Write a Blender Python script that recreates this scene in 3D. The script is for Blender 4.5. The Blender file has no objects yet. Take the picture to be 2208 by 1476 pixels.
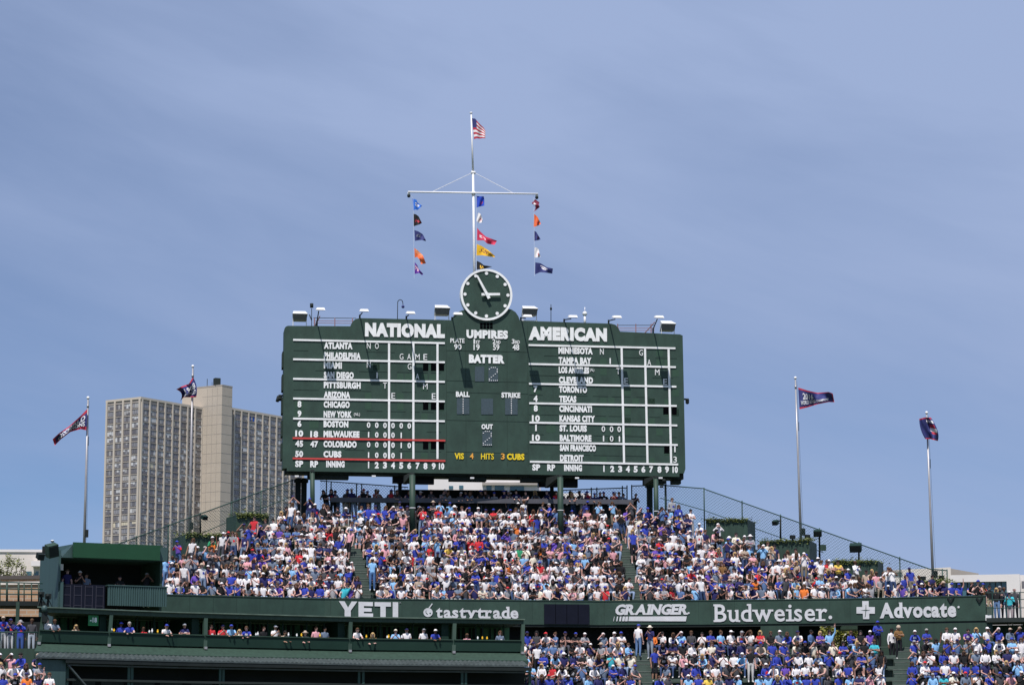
import bpy, math, random
import numpy as np
from mathutils import Vector, Matrix

random.seed(7); rng = np.random.default_rng(7)
S = bpy.context.scene
COL = S.collection
R = math.radians

# ------------------------------------------------------------------ camera
F = 5685.0                       # focal length in photograph pixels (photograph is 2208 x 1476)
CZ = 5.0
TH = math.atan((1661 - 738) / F)
cam = bpy.data.cameras.new('camera'); co = bpy.data.objects.new('camera', cam); COL.objects.link(co)
co.location = (0, 0, CZ); co.rotation_euler = (math.pi / 2 + TH, 0, 0)
cam.sensor_fit = 'HORIZONTAL'; cam.sensor_width = 36.0; cam.lens = 36.0 * F / 2208
cam.clip_start = 1.0; cam.clip_end = 20000
S.camera = co

# ------------------------------------------------------------------ sun and sky
SUN_EL, SUN_AZ = R(61), R(15)    # azimuth: to the left of straight behind the camera
sun_dir = Vector((-math.sin(SUN_AZ) * math.cos(SUN_EL), -math.cos(SUN_AZ) * math.cos(SUN_EL), math.sin(SUN_EL)))
sl = bpy.data.lights.new('sun', 'SUN'); sl.energy = 5.0; sl.angle = R(0.5); sl.color = (1.0, 0.955, 0.915)
so = bpy.data.objects.new('sun', sl); COL.objects.link(so)
so.rotation_euler = sun_dir.to_track_quat('Z', 'Y').to_euler()
W = bpy.data.worlds.new('World'); S.world = W; W.use_nodes = True
nt = W.node_tree; nt.nodes.clear()
def N(t, **k):
    n = nt.nodes.new(t)
    for a, b in k.items(): setattr(n, a, b)
    return n
out = N('ShaderNodeOutputWorld'); bg = N('ShaderNodeBackground'); bg.inputs['Strength'].default_value = 0.09
sky = N('ShaderNodeTexSky', sky_type='NISHITA', sun_disc=False, sun_elevation=SUN_EL, sun_rotation=math.pi + SUN_AZ,
        altitude=200, air_density=0.6, dust_density=0.0, ozone_density=6.0)
hs = N('ShaderNodeHueSaturation'); hs.inputs['Saturation'].default_value = 1.0; hs.inputs['Value'].default_value = 1.0
tint = N('ShaderNodeMix', data_type='RGBA', blend_type='MULTIPLY'); tint.inputs[0].default_value = 1.0
tint.inputs[7].default_value = (0.95, 0.97, 1.0, 1)
tc = N('ShaderNodeTexCoord')
mp0 = N('ShaderNodeMapping'); mp0.inputs['Rotation'].default_value = (0, R(-17), 0)
mp = N('ShaderNodeMapping'); mp.inputs['Scale'].default_value = (3.4, 1.0, 13.0)
n1 = N('ShaderNodeTexNoise'); n1.inputs['Scale'].default_value = 1.1; n1.inputs['Detail'].default_value = 6; n1.inputs['Roughness'].default_value = 0.5; n1.inputs['Distortion'].default_value = 0.5
r1 = N('ShaderNodeValToRGB'); r1.color_ramp.elements[0].position = 0.36; r1.color_ramp.elements[1].position = 0.66
r1.color_ramp.elements[0].color = (0, 0, 0, 1); r1.color_ramp.elements[1].color = (1, 1, 1, 1)
mp2 = N('ShaderNodeMapping'); mp2.inputs['Scale'].default_value = (6.0, 1.0, 36.0)
n2 = N('ShaderNodeTexNoise'); n2.inputs['Scale'].default_value = 1.3; n2.inputs['Detail'].default_value = 8; n2.inputs['Roughness'].default_value = 0.62; n2.inputs['Distortion'].default_value = 0.9
wis = N('ShaderNodeMath', operation='MULTIPLY_ADD'); wis.inputs[1].default_value = 0.55
sep = N('ShaderNodeSeparateXYZ')
mr = N('ShaderNodeMapRange'); mr.inputs['From Min'].default_value = 0.06; mr.inputs['From Max'].default_value = 0.27   # veil of thin cloud thickens higher up
mr.inputs['To Min'].default_value = 0.17; mr.inputs['To Max'].default_value = 0.60
mx_ = N('ShaderNodeMath', operation='MULTIPLY_ADD'); mx_.inputs[1].default_value = 1.05
mm = N('ShaderNodeMath', operation='MULTIPLY_ADD', use_clamp=True); mm.inputs[1].default_value = 0.38
cl = N('ShaderNodeMix', data_type='RGBA'); cl.inputs[7].default_value = (3.8, 4.85, 7.45, 1)
L = nt.links.new
L(tc.outputs['Generated'], mp0.inputs['Vector']); L(mp0.outputs[0], mp.inputs['Vector']); L(mp.outputs[0], n1.inputs['Vector']); L(n1.outputs[0], r1.inputs[0])
L(tc.outputs['Generated'], sep.inputs[0]); L(sep.outputs['Z'], mr.inputs[0])
L(mp0.outputs[0], mp2.inputs['Vector']); L(mp2.outputs[0], n2.inputs['Vector']); L(n2.outputs[0], wis.inputs[0]); L(r1.outputs[0], wis.inputs[2]); L(wis.outputs[0], mm.inputs[0]); L(sep.outputs['X'], mx_.inputs[0]); L(mr.outputs[0], mx_.inputs[2]); L(mx_.outputs[0], mm.inputs[2])
L(sky.outputs[0], hs.inputs['Color']); L(hs.outputs[0], tint.inputs[6]); L(tint.outputs[2], cl.inputs[6]); L(mm.outputs[0], cl.inputs[0])
L(cl.outputs[2], bg.inputs['Color']); L(bg.outputs[0], out.inputs[0])
S.view_settings.view_transform = 'Standard'; S.view_settings.look = 'None'; S.view_settings.exposure = 0.0; S.view_settings.gamma = 1.0

# ------------------------------------------------------------------ geometry helpers
ct, st = math.cos(TH), math.sin(TH)
def P(px, py, Y):
    """the point seen at photograph pixel (px, py) at distance Y"""
    u = (px - 1104) / F; v = (738 - py) / F
    t = Y / (ct - v * st)
    return Vector((u * t, Y, CZ + t * (st + v * ct)))

class Frame:
    """an upright plane: origin, direction along it (yaw), normal towards the camera"""
    def __init__(s, px, py, Y, yaw):
        s.O = P(px, py, Y); s.O.z = 0; s.e = Vector((math.cos(R(yaw)), math.sin(R(yaw)), 0)); s.n = Vector((math.sin(R(yaw)), -math.cos(R(yaw)), 0)); s.yaw = R(yaw)
    def pt(s, a, d, z): return s.O + s.e * a + s.n * d + Vector((0, 0, z))
    def px(s, px, py, d=0.0):
        """(along, z) on the plane shifted d towards the camera"""
        dirv = P(px, py, 1.0) - Vector((0, 0, CZ)); c = Vector((0, 0, CZ)); o = s.O + s.n * d
        t = (o - c).dot(s.n) / dirv.dot(s.n)
        q = c + dirv * t
        return (q - s.O).dot(s.e), q.z

class Curved:
    """an upright surface following a bent line of corner points; along it, outwards and up as in Frame"""
    def __init__(s, pts, yaw):
        s.V = [Vector((p.x, p.y, 0)) for p in pts]; s.yaw = R(yaw); s.m = []; s.cuts = [0.0]
        for a, b in zip(s.V, s.V[1:]): s.cuts.append(s.cuts[-1] + (b - a).length)
        ns = [Vector(((b - a).y, -(b - a).x, 0)).normalized() for a, b in zip(s.V, s.V[1:])]
        for i in range(len(s.V)):
            n = ns[0] if i == 0 else ns[-1] if i == len(s.V) - 1 else (ns[i - 1] + ns[i]).normalized(); k = n.dot(ns[min(i, len(ns) - 1)]); s.m.append(n / k)
    def seg(s, a):
        for i in range(len(s.V) - 1):
            if a <= s.cuts[i + 1] or i == len(s.V) - 2: return i, (a - s.cuts[i]) / (s.cuts[i + 1] - s.cuts[i])
    def pt(s, a, d, z):
        i, t = s.seg(a); p = (s.V[i] + s.m[i] * d).lerp(s.V[i + 1] + s.m[i + 1] * d, t) if 0 <= t <= 1 else (s.V[i] + s.m[i] * d) + ((s.V[i + 1] + s.m[i + 1] * d) - (s.V[i] + s.m[i] * d)) * t
        return p + Vector((0, 0, z))
    def px(s, px, py, d=0.0):
        v = P(px, py, 1.0) - Vector((0, 0, CZ)); c = Vector((0, 0, CZ)); best = None
        for i in range(len(s.V) - 1):
            A = s.V[i] + s.m[i] * d; Bv = s.V[i + 1] + s.m[i + 1] * d; e = Bv - A; n = Vector((e.y, -e.x, 0)); k = (A - c).dot(n) / v.dot(n); q = c + v * k
            t = (Vector((q.x, q.y, 0)) - A).dot(e) / e.length_squared; err = max(0, -t, t - 1)
            if best is None or err < best[0] - 1e-9: best = (err, s.cuts[i] + t * (s.cuts[i + 1] - s.cuts[i]), q.z)
        return best[1], best[2]

class MB:
    def __init__(s): s.v = []; s.f = []; s.m = []; s.sm = []
    def add(s, vs, fs, m=0, smooth=False):
        b = len(s.v); s.v.extend([tuple(x) for x in vs])
        for f in fs: s.f.append(tuple(b + i for i in f)); s.m.append(m); s.sm.append(smooth)
    def box(s, c, size, rz=0, m=0, rot=None):
        hx, hy, hz = size[0] / 2, size[1] / 2, size[2] / 2
        M = rot if rot is not None else Matrix.Rotation(rz, 3, 'Z'); c = Vector(c)
        vs = [c + M @ Vector((x, y, z)) for x in (-hx, hx) for y in (-hy, hy) for z in (-hz, hz)]
        s.add(vs, [(0, 1, 3, 2), (4, 6, 7, 5), (0, 4, 5, 1), (2, 3, 7, 6), (0, 2, 6, 4), (1, 5, 7, 3)], m)
    def fbox(s, fr, a0, a1, d0, d1, z0, z1, m=0):
        for c in getattr(fr, 'cuts', ())[1:-1]:
            if a0 + .01 < c < a1 - .01: s.fbox(fr, a0, c, d0, d1, z0, z1, m); a0 = c
        vs = [fr.pt(a, d, z) for a in (a0, a1) for d in (d1, d0) for z in (z0, z1)]
        s.add(vs, [(0, 1, 3, 2), (4, 6, 7, 5), (0, 4, 5, 1), (2, 3, 7, 6), (0, 2, 6, 4), (1, 5, 7, 3)], m)
    def hexa(s, bot, top, m=0):
        n = len(bot); s.add(list(bot) + list(top), [tuple(range(n))[::-1], tuple(range(n, 2 * n))] + [(i, (i + 1) % n, n + (i + 1) % n, n + i) for i in range(n)], m)
    def prism(s, pts, vec, m=0):
        s.hexa([Vector(p) for p in pts], [Vector(p) + Vector(vec) for p in pts], m)
    def tube(s, p0, p1, r0, r1=None, n=8, m=0, cap=True):
        r1 = r0 if r1 is None else r1; p0 = Vector(p0); p1 = Vector(p1); d = (p1 - p0)
        if d.length < 1e-9: return
        d.normalize(); a = d.orthogonal().normalized(); b = d.cross(a)
        vs = [p + (a * math.cos(2 * math.pi * i / n) + b * math.sin(2 * math.pi * i / n)) * r for p, r in ((p0, r0), (p1, r1)) for i in range(n)]
        fs = [(i, (i + 1) % n, n + (i + 1) % n, n + i) for i in range(n)]
        if cap: fs += [tuple(range(n))[::-1], tuple(range(n, 2 * n))]
        s.add(vs, fs, m, n > 6)
    def path(s, pts, r, n=8, m=0):
        for a, b in zip(pts, pts[1:]): s.tube(a, b, r, r, n, m)
    def ball(s, c, r, nu=12, nv=8, m=0, sc=(1, 1, 1)):
        c = Vector(c); vs = [c + Vector((0, 0, r * sc[2]))]
        for j in range(1, nv):
            t = math.pi * j / nv
            for i in range(nu):
                p = 2 * math.pi * i / nu; vs.append(c + Vector((math.sin(t) * math.cos(p) * r * sc[0], math.sin(t) * math.sin(p) * r * sc[1], math.cos(t) * r * sc[2])))
        vs.append(c - Vector((0, 0, r * sc[2]))); fs = []
        for i in range(nu):
            fs.append((0, 1 + i, 1 + (i + 1) % nu)); fs.append((len(vs) - 1, 1 + (nv - 2) * nu + (i + 1) % nu, 1 + (nv - 2) * nu + i))
        for j in range(nv - 2):
            for i in range(nu):
                a = 1 + j * nu + i; b = 1 + j * nu + (i + 1) % nu; fs.append((a, a + nu, b + nu, b))
        s.add(vs, fs, m, True)
    def mesh(s, name, mats, off=Vector((0, 0, 0))):
        me = bpy.data.meshes.new(name)
        me.from_pydata([(x - off[0], y - off[1], z - off[2]) for x, y, z in s.v], [], s.f)
        for m in mats: me.materials.append(m)
        me.polygons.foreach_set('material_index', s.m); me.polygons.foreach_set('use_smooth', s.sm); me.update()
        return me
    def base(s):
        a = np.array(s.v); return Vector((float((a[:, 0].min() + a[:, 0].max()) / 2), float((a[:, 1].min() + a[:, 1].max()) / 2), float(a[:, 2].min())))

def wloc(o):
    l = Vector((0, 0, 0))
    while o is not None: l = l + o.location; o = o.parent
    return l
def tag(o, label, cat, group=None, kind=None):
    if label: o['label'] = label
    if cat: o['category'] = cat
    if group: o['group'] = group
    o['kind'] = kind or 'thing'
    return o
def thing(name, loc, label, cat, group=None):
    o = bpy.data.objects.new(name, None); COL.objects.link(o); o.location = loc; o.empty_display_size = 0.2
    return tag(o, label, cat, group)
def part(name, mb, mats, parent, label=None, kind=None):
    mats = mats if isinstance(mats, (list, tuple)) else [mats]
    o = bpy.data.objects.new(name, mb.mesh(name, mats, wloc(parent))); COL.objects.link(o); o.parent = parent
    if label: o['label'] = label
    if kind: o['kind'] = kind
    return o
def solo(name, mb, mats, label, cat, group=None, kind=None):
    mats = mats if isinstance(mats, (list, tuple)) else [mats]
    b = mb.base(); o = bpy.data.objects.new(name, mb.mesh(name, mats, b)); COL.objects.link(o); o.location = b
    return tag(o, label, cat, group, kind)

# ------------------------------------------------------------------ materials
def mat(name, col, rough=0.6, var=0.12, scale=1.5, metal=0.0, streak=False, bump=0.0, spec=0.4, stretch=None):
    m = bpy.data.materials.new(name); m.use_nodes = True; t = m.node_tree; b = t.nodes['Principled BSDF']
    b.inputs['Roughness'].default_value = rough; b.inputs['Metallic'].default_value = metal; b.inputs['Specular IOR Level'].default_value = spec
    if var > 0:
        g = t.nodes.new('ShaderNodeNewGeometry'); mpn = t.nodes.new('ShaderNodeMapping')
        mpn.inputs['Scale'].default_value = stretch if stretch else ((scale * 4, scale * 4, scale * 0.25) if streak else (scale, scale, scale))
        nz = t.nodes.new('ShaderNodeTexNoise'); nz.inputs['Scale'].default_value = 1.0; nz.inputs['Detail'].default_value = 6; nz.inputs['Roughness'].default_value = 0.65
        mx = t.nodes.new('ShaderNodeMix'); mx.data_type = 'RGBA'
        rp = t.nodes.new('ShaderNodeValToRGB'); rp.color_ramp.elements[0].position = 0.3; rp.color_ramp.elements[1].position = 0.72
        mx.inputs[6].default_value = tuple(c * (1 - var) for c in col) + (1,); mx.inputs[7].default_value = tuple(min(1, c * (1 + var)) for c in col) + (1,)
        t.links.new(g.outputs['Position'], mpn.inputs[0]); t.links.new(mpn.outputs[0], nz.inputs['Vector']); t.links.new(nz.outputs[0], rp.inputs[0])
        t.links.new(rp.outputs[0], mx.inputs[0]); t.links.new(mx.outputs[2], b.inputs['Base Color'])
        if bump:
            bp = t.nodes.new('ShaderNodeBump'); bp.inputs['Strength'].default_value = bump; bp.inputs['Distance'].default_value = 0.05
            t.links.new(nz.outputs[0], bp.inputs['Height']); t.links.new(bp.outputs[0], b.inputs['Normal'])
    else: b.inputs['Base Color'].default_value = tuple(col) + (1,)
    return m
def omat(name, attr, rough=0.8):
    """cloth or skin whose colour is a property of the person"""
    m = bpy.data.materials.new(name); m.use_nodes = True; t = m.node_tree; b = t.nodes['Principled BSDF']; b.inputs['Roughness'].default_value = rough; b.inputs['Specular IOR Level'].default_value = 0.25
    a = t.nodes.new('ShaderNodeAttribute'); a.attribute_type = 'OBJECT'; a.attribute_name = attr; t.links.new(a.outputs['Color'], b.inputs['Base Color']); return m

M = dict(
 board=mat('board_green', (0.026, 0.056, 0.041), 0.58, 0.24, 0.8, streak=False, bump=0.25, stretch=(1.5, 1.5, 0.9)),
 board2=mat('board_tile_green', (0.026, 0.066, 0.040), 0.6, 0.08, 2),
 seam=mat('board_seam', (0.012, 0.028, 0.021), 0.8, 0),
 white=mat('white_paint', (0.82, 0.82, 0.81), 0.6, 0.12, 1.6),
 letter=mat('letter_white', (0.60, 0.60, 0.62), 0.6, 0.12, 1.2),
 red=mat('red_paint', (0.55, 0.055, 0.05), 0.6, 0.08, 3),
 yellow=mat('yellow_paint', (0.85, 0.62, 0.02), 0.6, 0.05, 3),
 orange=mat('orange_paint', (0.80, 0.38, 0.06), 0.6, 0.05, 3),
 black=mat('black_void', (0.002, 0.002, 0.003), 0.9, 0, spec=0.02),  # plain black for screen joints, painted-in darkness for hatches and vent
 led=mat('dot_panel', (0.050, 0.075, 0.090), 0.5, 0.2, 12),
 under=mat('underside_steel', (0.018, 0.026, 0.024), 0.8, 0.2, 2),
 green=mat('stadium_green', (0.025, 0.053, 0.037), 0.6, 0.22, 1.2, streak=True),
 greend=mat('deep_green', (0.010, 0.031, 0.022), 0.6, 0.12, 1.2, spec=0.2),
 greenp=mat('bright_green_panel', (0.010, 0.058, 0.024), 0.5, 0.08, 1.0),
 teal=mat('teal_corrugated', (0.040, 0.078, 0.076), 0.5, 0.15, 1.2, streak=True),
 step=mat('step_green', (0.060, 0.088, 0.072), 0.75, 0.2, 3),
 dark=mat('dark_interior', (0.010, 0.013, 0.013), 0.9, 0.3, 1.0),  # dark screens and curtains; on back walls the shade is in this colour
 steel=mat('pole_steel', (0.36, 0.35, 0.36), 0.35, 0.22, 1.0, metal=0.25, stretch=(.3, .3, .5)),
 steelw=mat('white_pole', (0.80, 0.79, 0.80), 0.45, 0.05, 1.0),
 lampw=mat('lamp_housing', (0.72, 0.72, 0.72), 0.5, 0.1, 4),
 lampg=mat('lamp_face', (0.16, 0.15, 0.16), 0.3, 0.1, 4),
 iron=mat('dark_iron', (0.014, 0.019, 0.019), 0.7, 0.2, 3, spec=0.2),
 fence=mat('fence_green', (0.018, 0.055, 0.045), 0.5, 0.1, 3),
 rust=mat('rusty_pipe', (0.30, 0.17, 0.18), 0.6, 0.2, 4),
 ivy=mat('ivy_leaf', (0.12, 0.145, 0.03), 0.6, 0.45, 2.5),
 navy=mat('navy_screen', (0.006, 0.007, 0.016), 0.45, 0.2, 1.5, spec=0.2),
 roofm=mat('corrugated_metal_roof', (0.058, 0.072, 0.072), 0.45, 0.3, 2.5),
 concrete=mat('tower_concrete', (0.53, 0.47, 0.40), 0.85, 0.07, 0.15),
 coreconc=mat('tower_core_concrete', (0.46, 0.40, 0.33), 0.85, 0.06, 0.2),
 spandrel=mat('tower_spandrel', (0.34, 0.305, 0.275), 0.8, 0.15, 0.3),
 glassd=mat('window_glass_dark', (0.165, 0.15, 0.155), 0.15, 0.3, 0.4, spec=0.7),
 glassb=mat('window_glass_blue', (0.25, 0.24, 0.25), 0.15, 0.3, 0.4, spec=0.7),
 blindw=mat('window_blind_white', (0.55, 0.55, 0.56), 0.6, 0.1, 0.6),
 blindg=mat('window_blind_grey', (0.36, 0.35, 0.35), 0.6, 0.15, 0.6),
 blindc=mat('window_blind_cream', (0.58, 0.52, 0.40), 0.6, 0.1, 0.6),
 beige=mat('pale_wall', (0.66, 0.60, 0.54), 0.85, 0.05, 0.3),
 whiteb=mat('white_wall', (0.70, 0.66, 0.64), 0.8, 0.04, 0.3),
 tealglass=mat('teal_glass', (0.05, 0.12, 0.15), 0.12, 0.3, 0.5, spec=0.7),
 bark=mat('bark', (0.09, 0.07, 0.05), 0.9, 0.3, 4),
 leafp=mat('pale_spring_leaf', (0.20, 0.22, 0.07), 0.7, 0.4, 2.0),
 leafy=mat('yellow_green_leaf', (0.20, 0.20, 0.03), 0.7, 0.5, 2.0),
 ground=mat('ground_turf', (0.07, 0.09, 0.04), 0.95, 0.3, 0.1),
)
# brick wall
mb_ = bpy.data.materials.new('brick'); mb_.use_nodes = True; t_ = mb_.node_tree; b_ = t_.nodes['Principled BSDF']; b_.inputs['Roughness'].default_value = 0.9
br = t_.nodes.new('ShaderNodeTexBrick'); tcn = t_.nodes.new('ShaderNodeTexCoord'); mpn = t_.nodes.new('ShaderNodeMapping'); mpn.inputs['Rotation'].default_value = (R(90), 0, 0)
br.inputs['Scale'].default_value = 1.0; br.inputs['Brick Width'].default_value = 0.6; br.inputs['Row Height'].default_value = 0.25; br.inputs['Mortar Size'].default_value = 0.03
br.inputs['Color1'].default_value = (0.36, 0.20, 0.12, 1); br.inputs['Color2'].default_value = (0.46, 0.29, 0.17, 1); br.inputs['Mortar'].default_value = (0.40, 0.33, 0.26, 1)
t_.links.new(tcn.outputs['Object'], mpn.inputs[0]); t_.links.new(mpn.outputs[0], br.inputs['Vector']); t_.links.new(br.outputs[0], b_.inputs['Base Color']); M['brick'] = mb_

# ------------------------------------------------------------------ lettering
_gc = {}
def glyphs(txt, off=0.02, extr=0.03):
    k = (txt, off, extr)
    if k not in _gc:
        c = bpy.data.curves.new('lettering', 'FONT'); c.body = txt; c.offset = off; c.space_character = 1.0 + max(0, off - .02) * 2.6; c.extrude = extr; c.resolution_u = 3
        o = bpy.data.objects.new('lettering', c); COL.objects.link(o)
        me = bpy.data.meshes.new_from_object(o.evaluated_get(bpy.context.evaluated_depsgraph_get()))
        v = np.array([tuple(x.co) for x in me.vertices]) if len(me.vertices) else np.zeros((0, 3)); f = [tuple(p.vertices) for p in me.polygons]
        bpy.data.objects.remove(o); bpy.data.meshes.remove(me); bpy.data.curves.remove(c)
        _gc[k] = (v, f)
    return _gc[k]
def write(mb, fr, txt, x0, y0, x1, y1, off=0.03, d=0.0, m=0, th=0.04, shear=0.0):
    """lettering filling the photograph rectangle x0..x1, y0..y1 on an upright plane"""
    v, f = glyphs(txt, off); mn = v.min(0); mx = v.max(0)
    xm, ym = (x0 + x1) / 2, (y0 + y1) / 2
    a0 = fr.px(x0, ym, d)[0]; a1 = fr.px(x1, ym, d)[0]; z1 = fr.px(xm, y0, d)[1]; z0 = fr.px(xm, y1, d)[1]
    vs = []
    for x, y, z in v:
        q = (y - mn[1]) / (mx[1] - mn[1])
        vs.append(fr.pt(a0 + (a1 - a0) * (x - mn[0]) / (mx[0] - mn[0]) + shear * (q - 0.5) * (z1 - z0), d + (0 if z < 0 else th), z0 + (z1 - z0) * q))
    mb.add(vs, f, m)
SER = {  # slab serifs: (x fraction of the glyph, level, left reach, right reach)
 'B': [(.12, 'C', .16, 0), (.12, 'b', .16, 0)], 'u': [(.1, 'x', .2, 0), (.9, 'x', .2, 0), (.9, 'b', 0, .2)], 'd': [(.88, 'A', .22, 0), (.88, 'b', 0, .2)],
 'w': [(.07, 'x', .14, .14), (.5, 'x', .10, .10), (.93, 'x', .14, .14)], 'i': [(.5, 'x', .8, 0), (.5, 'b', .8, .8)], 'r': [(.15, 'x', .35, 0), (.2, 'b', .42, .42)],
 'y': [(.08, 'x', .16, .18), (.92, 'x', .18, .16)], 't': [(.45, 'b', 0, .3)], 'a': [(.9, 'b', 0, .2)], 'A': [(.1, 'b', .12, .14), (.9, 'b', .14, .12)],
 'v': [(.08, 'x', .14, .14), (.92, 'x', .14, .14)], 'R': [(.1, 'C', .16, 0), (.12, 'b', .16, .16), (.9, 'b', .1, .14)], 'I': [(.5, 'C', .8, .8), (.5, 'b', .8, .8)],
 'N': [(.1, 'C', .16, 0), (.1, 'b', .16, .16), (.9, 'C', .14, .14)], 'E': [(.1, 'C', .16, 0), (.1, 'b', .16, 0)]}
def serif(mb, fr, txt, x0, y0, x1, y1, off=0.03, d=0.0, m=0, th=0.04, shear=0.0, gap=0.06, ht=0.075, ascend=0.72):
    """slab-serif lettering; y0 is the top of the tallest letter, y1 the base line"""
    pos, w = [], 0.0
    for ch in txt:
        v, f = glyphs(ch, off); mn = v.min(0); mx = v.max(0); g = gap + (0.05 if ch in 'iIr' else 0)
        if pos: w += g
        pos.append((w - mn[0], v, f, mn, mx)); w += mx[0] - mn[0]
    ym = (y0 + y1) / 2; xm = (x0 + x1) / 2
    a0 = fr.px(x0, ym, d)[0]; a1 = fr.px(x1, ym, d)[0]; zt = fr.px(xm, y0, d)[1]; zb = fr.px(xm, y1, d)[1]
    top = max(p[4][1] for p in pos); k = (a1 - a0) / w; kz = (zt - zb) / top
    xh = glyphs('x', off)[0].max(0)[1]
    for ch, (xo, v, f, mn, mx) in zip(txt, pos):
        mb.add([fr.pt(a0 + (x + xo) * k + shear * y * kz, d + (0 if z < 0 else th), zb + y * kz) for x, y, z in v], f, m)
        for fx, lev, l, r in SER.get(ch, ()):
            cx = xo + mn[0] + fx * (mx[0] - mn[0]); wd = min(mx[0] - mn[0], .6) * 1.35
            if ch in 'iI': wd = 0.22
            hi = {'b': mn[1] + ht if ch != 'y' else ht, 'x': xh, 'C': mx[1], 'A': mx[1]}[lev]; lo = hi - ht
            p = [(cx - l * wd, lo), (cx + r * wd, lo), (cx + r * wd, hi), (cx - l * wd, hi)]
            q = [fr.pt(a0 + x * k + shear * y * kz, d, zb + y * kz) for x, y in p]
            mb.prism(q, fr.n * (th - 0.004), m)

# ------------------------------------------------------------------ ground
g = MB(); g.add([(-9000, -3000, 0), (9000, -3000, 0), (9000, 12000, 0), (-9000, 12000, 0)], [(0, 1, 2, 3)])
go = bpy.data.objects.new('ground', g.mesh('ground', [M['ground']])); COL.objects.link(go); go['kind'] = 'structure'

# ------------------------------------------------------------------ scoreboard
B = Frame(1044, 860, 148, 7.5)
DB = 4.2
board = thing('scoreboard', B.pt(0, -DB / 2, 21.7), 'huge dark green hand operated baseball scoreboard with white lettering on tall posts', 'scoreboard')
def bp(px, py, d=0.0): a, z = B.px(px, py); return B.pt(a, d, z)
def arc(cx, cy, r, t0, t1, n=6): return [(cx + r * math.cos(R(t0 + (t1 - t0) * i / n)), cy - r * math.sin(R(t0 + (t1 - t0) * i / n))) for i in range(n + 1)]
outline = [(609, 1009), (613, 712)] + arc(622, 711, 9, 170, 90, 4) + [(755, 703)] + [(757, 699), (761, 692), (767, 687.5), (776, 685.5)] + [(940, 689), (974, 690)]
outline += [(978, 681), (985, 674), (996, 669), (1008, 667)] + [(1093, 665), (1103, 667), (1112, 673), (1118, 682), (1121, 691)] + [(1318, 697.5), (1327, 700), (1333, 706), (1337, 714.5)]
outline += [(1466, 720.5), (1472, 723), (1475, 860), (1478, 1010), (1475, 1020)]
mb = MB(); mb.prism([bp(x, y) for x, y in outline], B.n * -1.3)
part('body', mb, M['board'], board)
mb = MB(); mb.fbox(B, -4.6, 5.2, -DB, -1.31, 21.75, 29.0); part('rear_housing', mb, M['board'], board)
# thin panel joints and weathered tiles on the face
mb = MB(); rnd = random.Random(3)
def bar(mbx, x0, y0, x1, y1, w, d0=0.0, d1=0.04, m=0, fr=B):
    a0, z0 = fr.px(x0, y0); a1, z1 = fr.px(x1, y1); t = Vector((a1 - a0, z1 - z0)); t.normalize(); nn = Vector((-t.y, t.x)) * (w / 2)
    q = [(a0 + nn.x, z0 + nn.y), (a0 - nn.x, z0 - nn.y), (a1 - nn.x, z1 - nn.y), (a1 + nn.x, z1 + nn.y)]
    mbx.prism([fr.pt(a, d0, z) for a, z in q], fr.n * (d1 - d0), m)
for k in range(12):
    y = 755 + k * 21.2
    for sx, sl, base in ((633, 0.0205, 0), (1141, 0.0205, 11)):
        x = sx
        while x < sx + 310:
            l = min(rnd.uniform(20, 70), sx + 318 - x)
            if rnd.random() < 0.62: bar(mb, x, y + base + (x - sx) * sl, x + l, y + base + (x + l - sx) * sl, 0.016, 0.001, 0.012)
            x += l + rnd.uniform(2, 14)
for y in (755, 820, 845, 905, 973): bar(mb, 962, y, 1138, y + 4, 0.014, 0.001, 0.011)
for x in (962, 1004, 1093, 1138): bar(mb, x, 703, x + 1, 1005, 0.012, 0.001, 0.009)
part('panel_joint', mb, M['seam'], board)
mb = MB()
def cell(mbx, x0, y0, x1, y1, d1=0.02, m=0): mbx.prism([bp(x0, y0), bp(x0, y1), bp(x1, y1), bp(x1, y0)], B.n * d1, m)
for k in range(60):
    left = rnd.random() < 0.5; c = rnd.randrange(10); r_ = rnd.randrange(12)
    x0 = (787 if left else 1294) + c * 17.3; y0 = (737 if left else 748) + r_ * 21.2 + c * .35
    if 836 < x0 + 15 < 846 or 1336 < x0 + 15 < 1344: continue
    mb = MB(); cell(mb, x0, y0 + 3, x0 + 14, y0 + 18, 0.006); part('number_plate', mb, M['board2'], board)
for x, y in ((645, 872), (645, 893), (677, 914), (645, 1000), (1155, 840), (1155, 881), (1155, 902), (1188, 923)): mb = MB(); cell(mb, x - 10, y - 9, x + 10, y + 9, 0.006); part('number_plate', mb, M['board2'], board)
wl = MB(); rl = MB()
for i, (ya, yb) in enumerate(((732.5, 739.7), (774.3, 780.8), (816.4, 823), (858.8, 865.2), (902, 907.8))): bar(wl, 632, ya, 959, yb, 0.105, 0.0, 0.05)
for x, xb in ((838.8, 838.8), (891.2, 891.2), (943.2, 943.2)): bar(wl, x, 740, xb, 989, 0.118, 0.0, 0.045)
part('score_grid', wl, M['white'], board); wl = MB()
for ya, yb in ((743.8, 750.8), (784.5, 791.3), (827, 833.4), (869, 874.8), (910.5, 916.9), (953, 958.9), (994.8, 1000.8)): 
    k = (ya - 743) / 252; bar(wl, 1139.5 + 3 * k, ya, 1456 + 6 * k, yb, 0.105, 0.0, 0.05)
for xa, xb in ((1340, 1345.5), (1390.5, 1396), (1441.2, 1447)): bar(wl, xa, 749, xb, 998, 0.118, 0.0, 0.045)
part('score_grid', wl, M['white'], board)
for ya, yb in ((944.2, 949.5), (987.8, 993.2)): rl = MB(); bar(rl, 631, ya, 960, yb, 0.10, 0.0, 0.06); part('red_rule', rl, M['red'], board)
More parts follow.
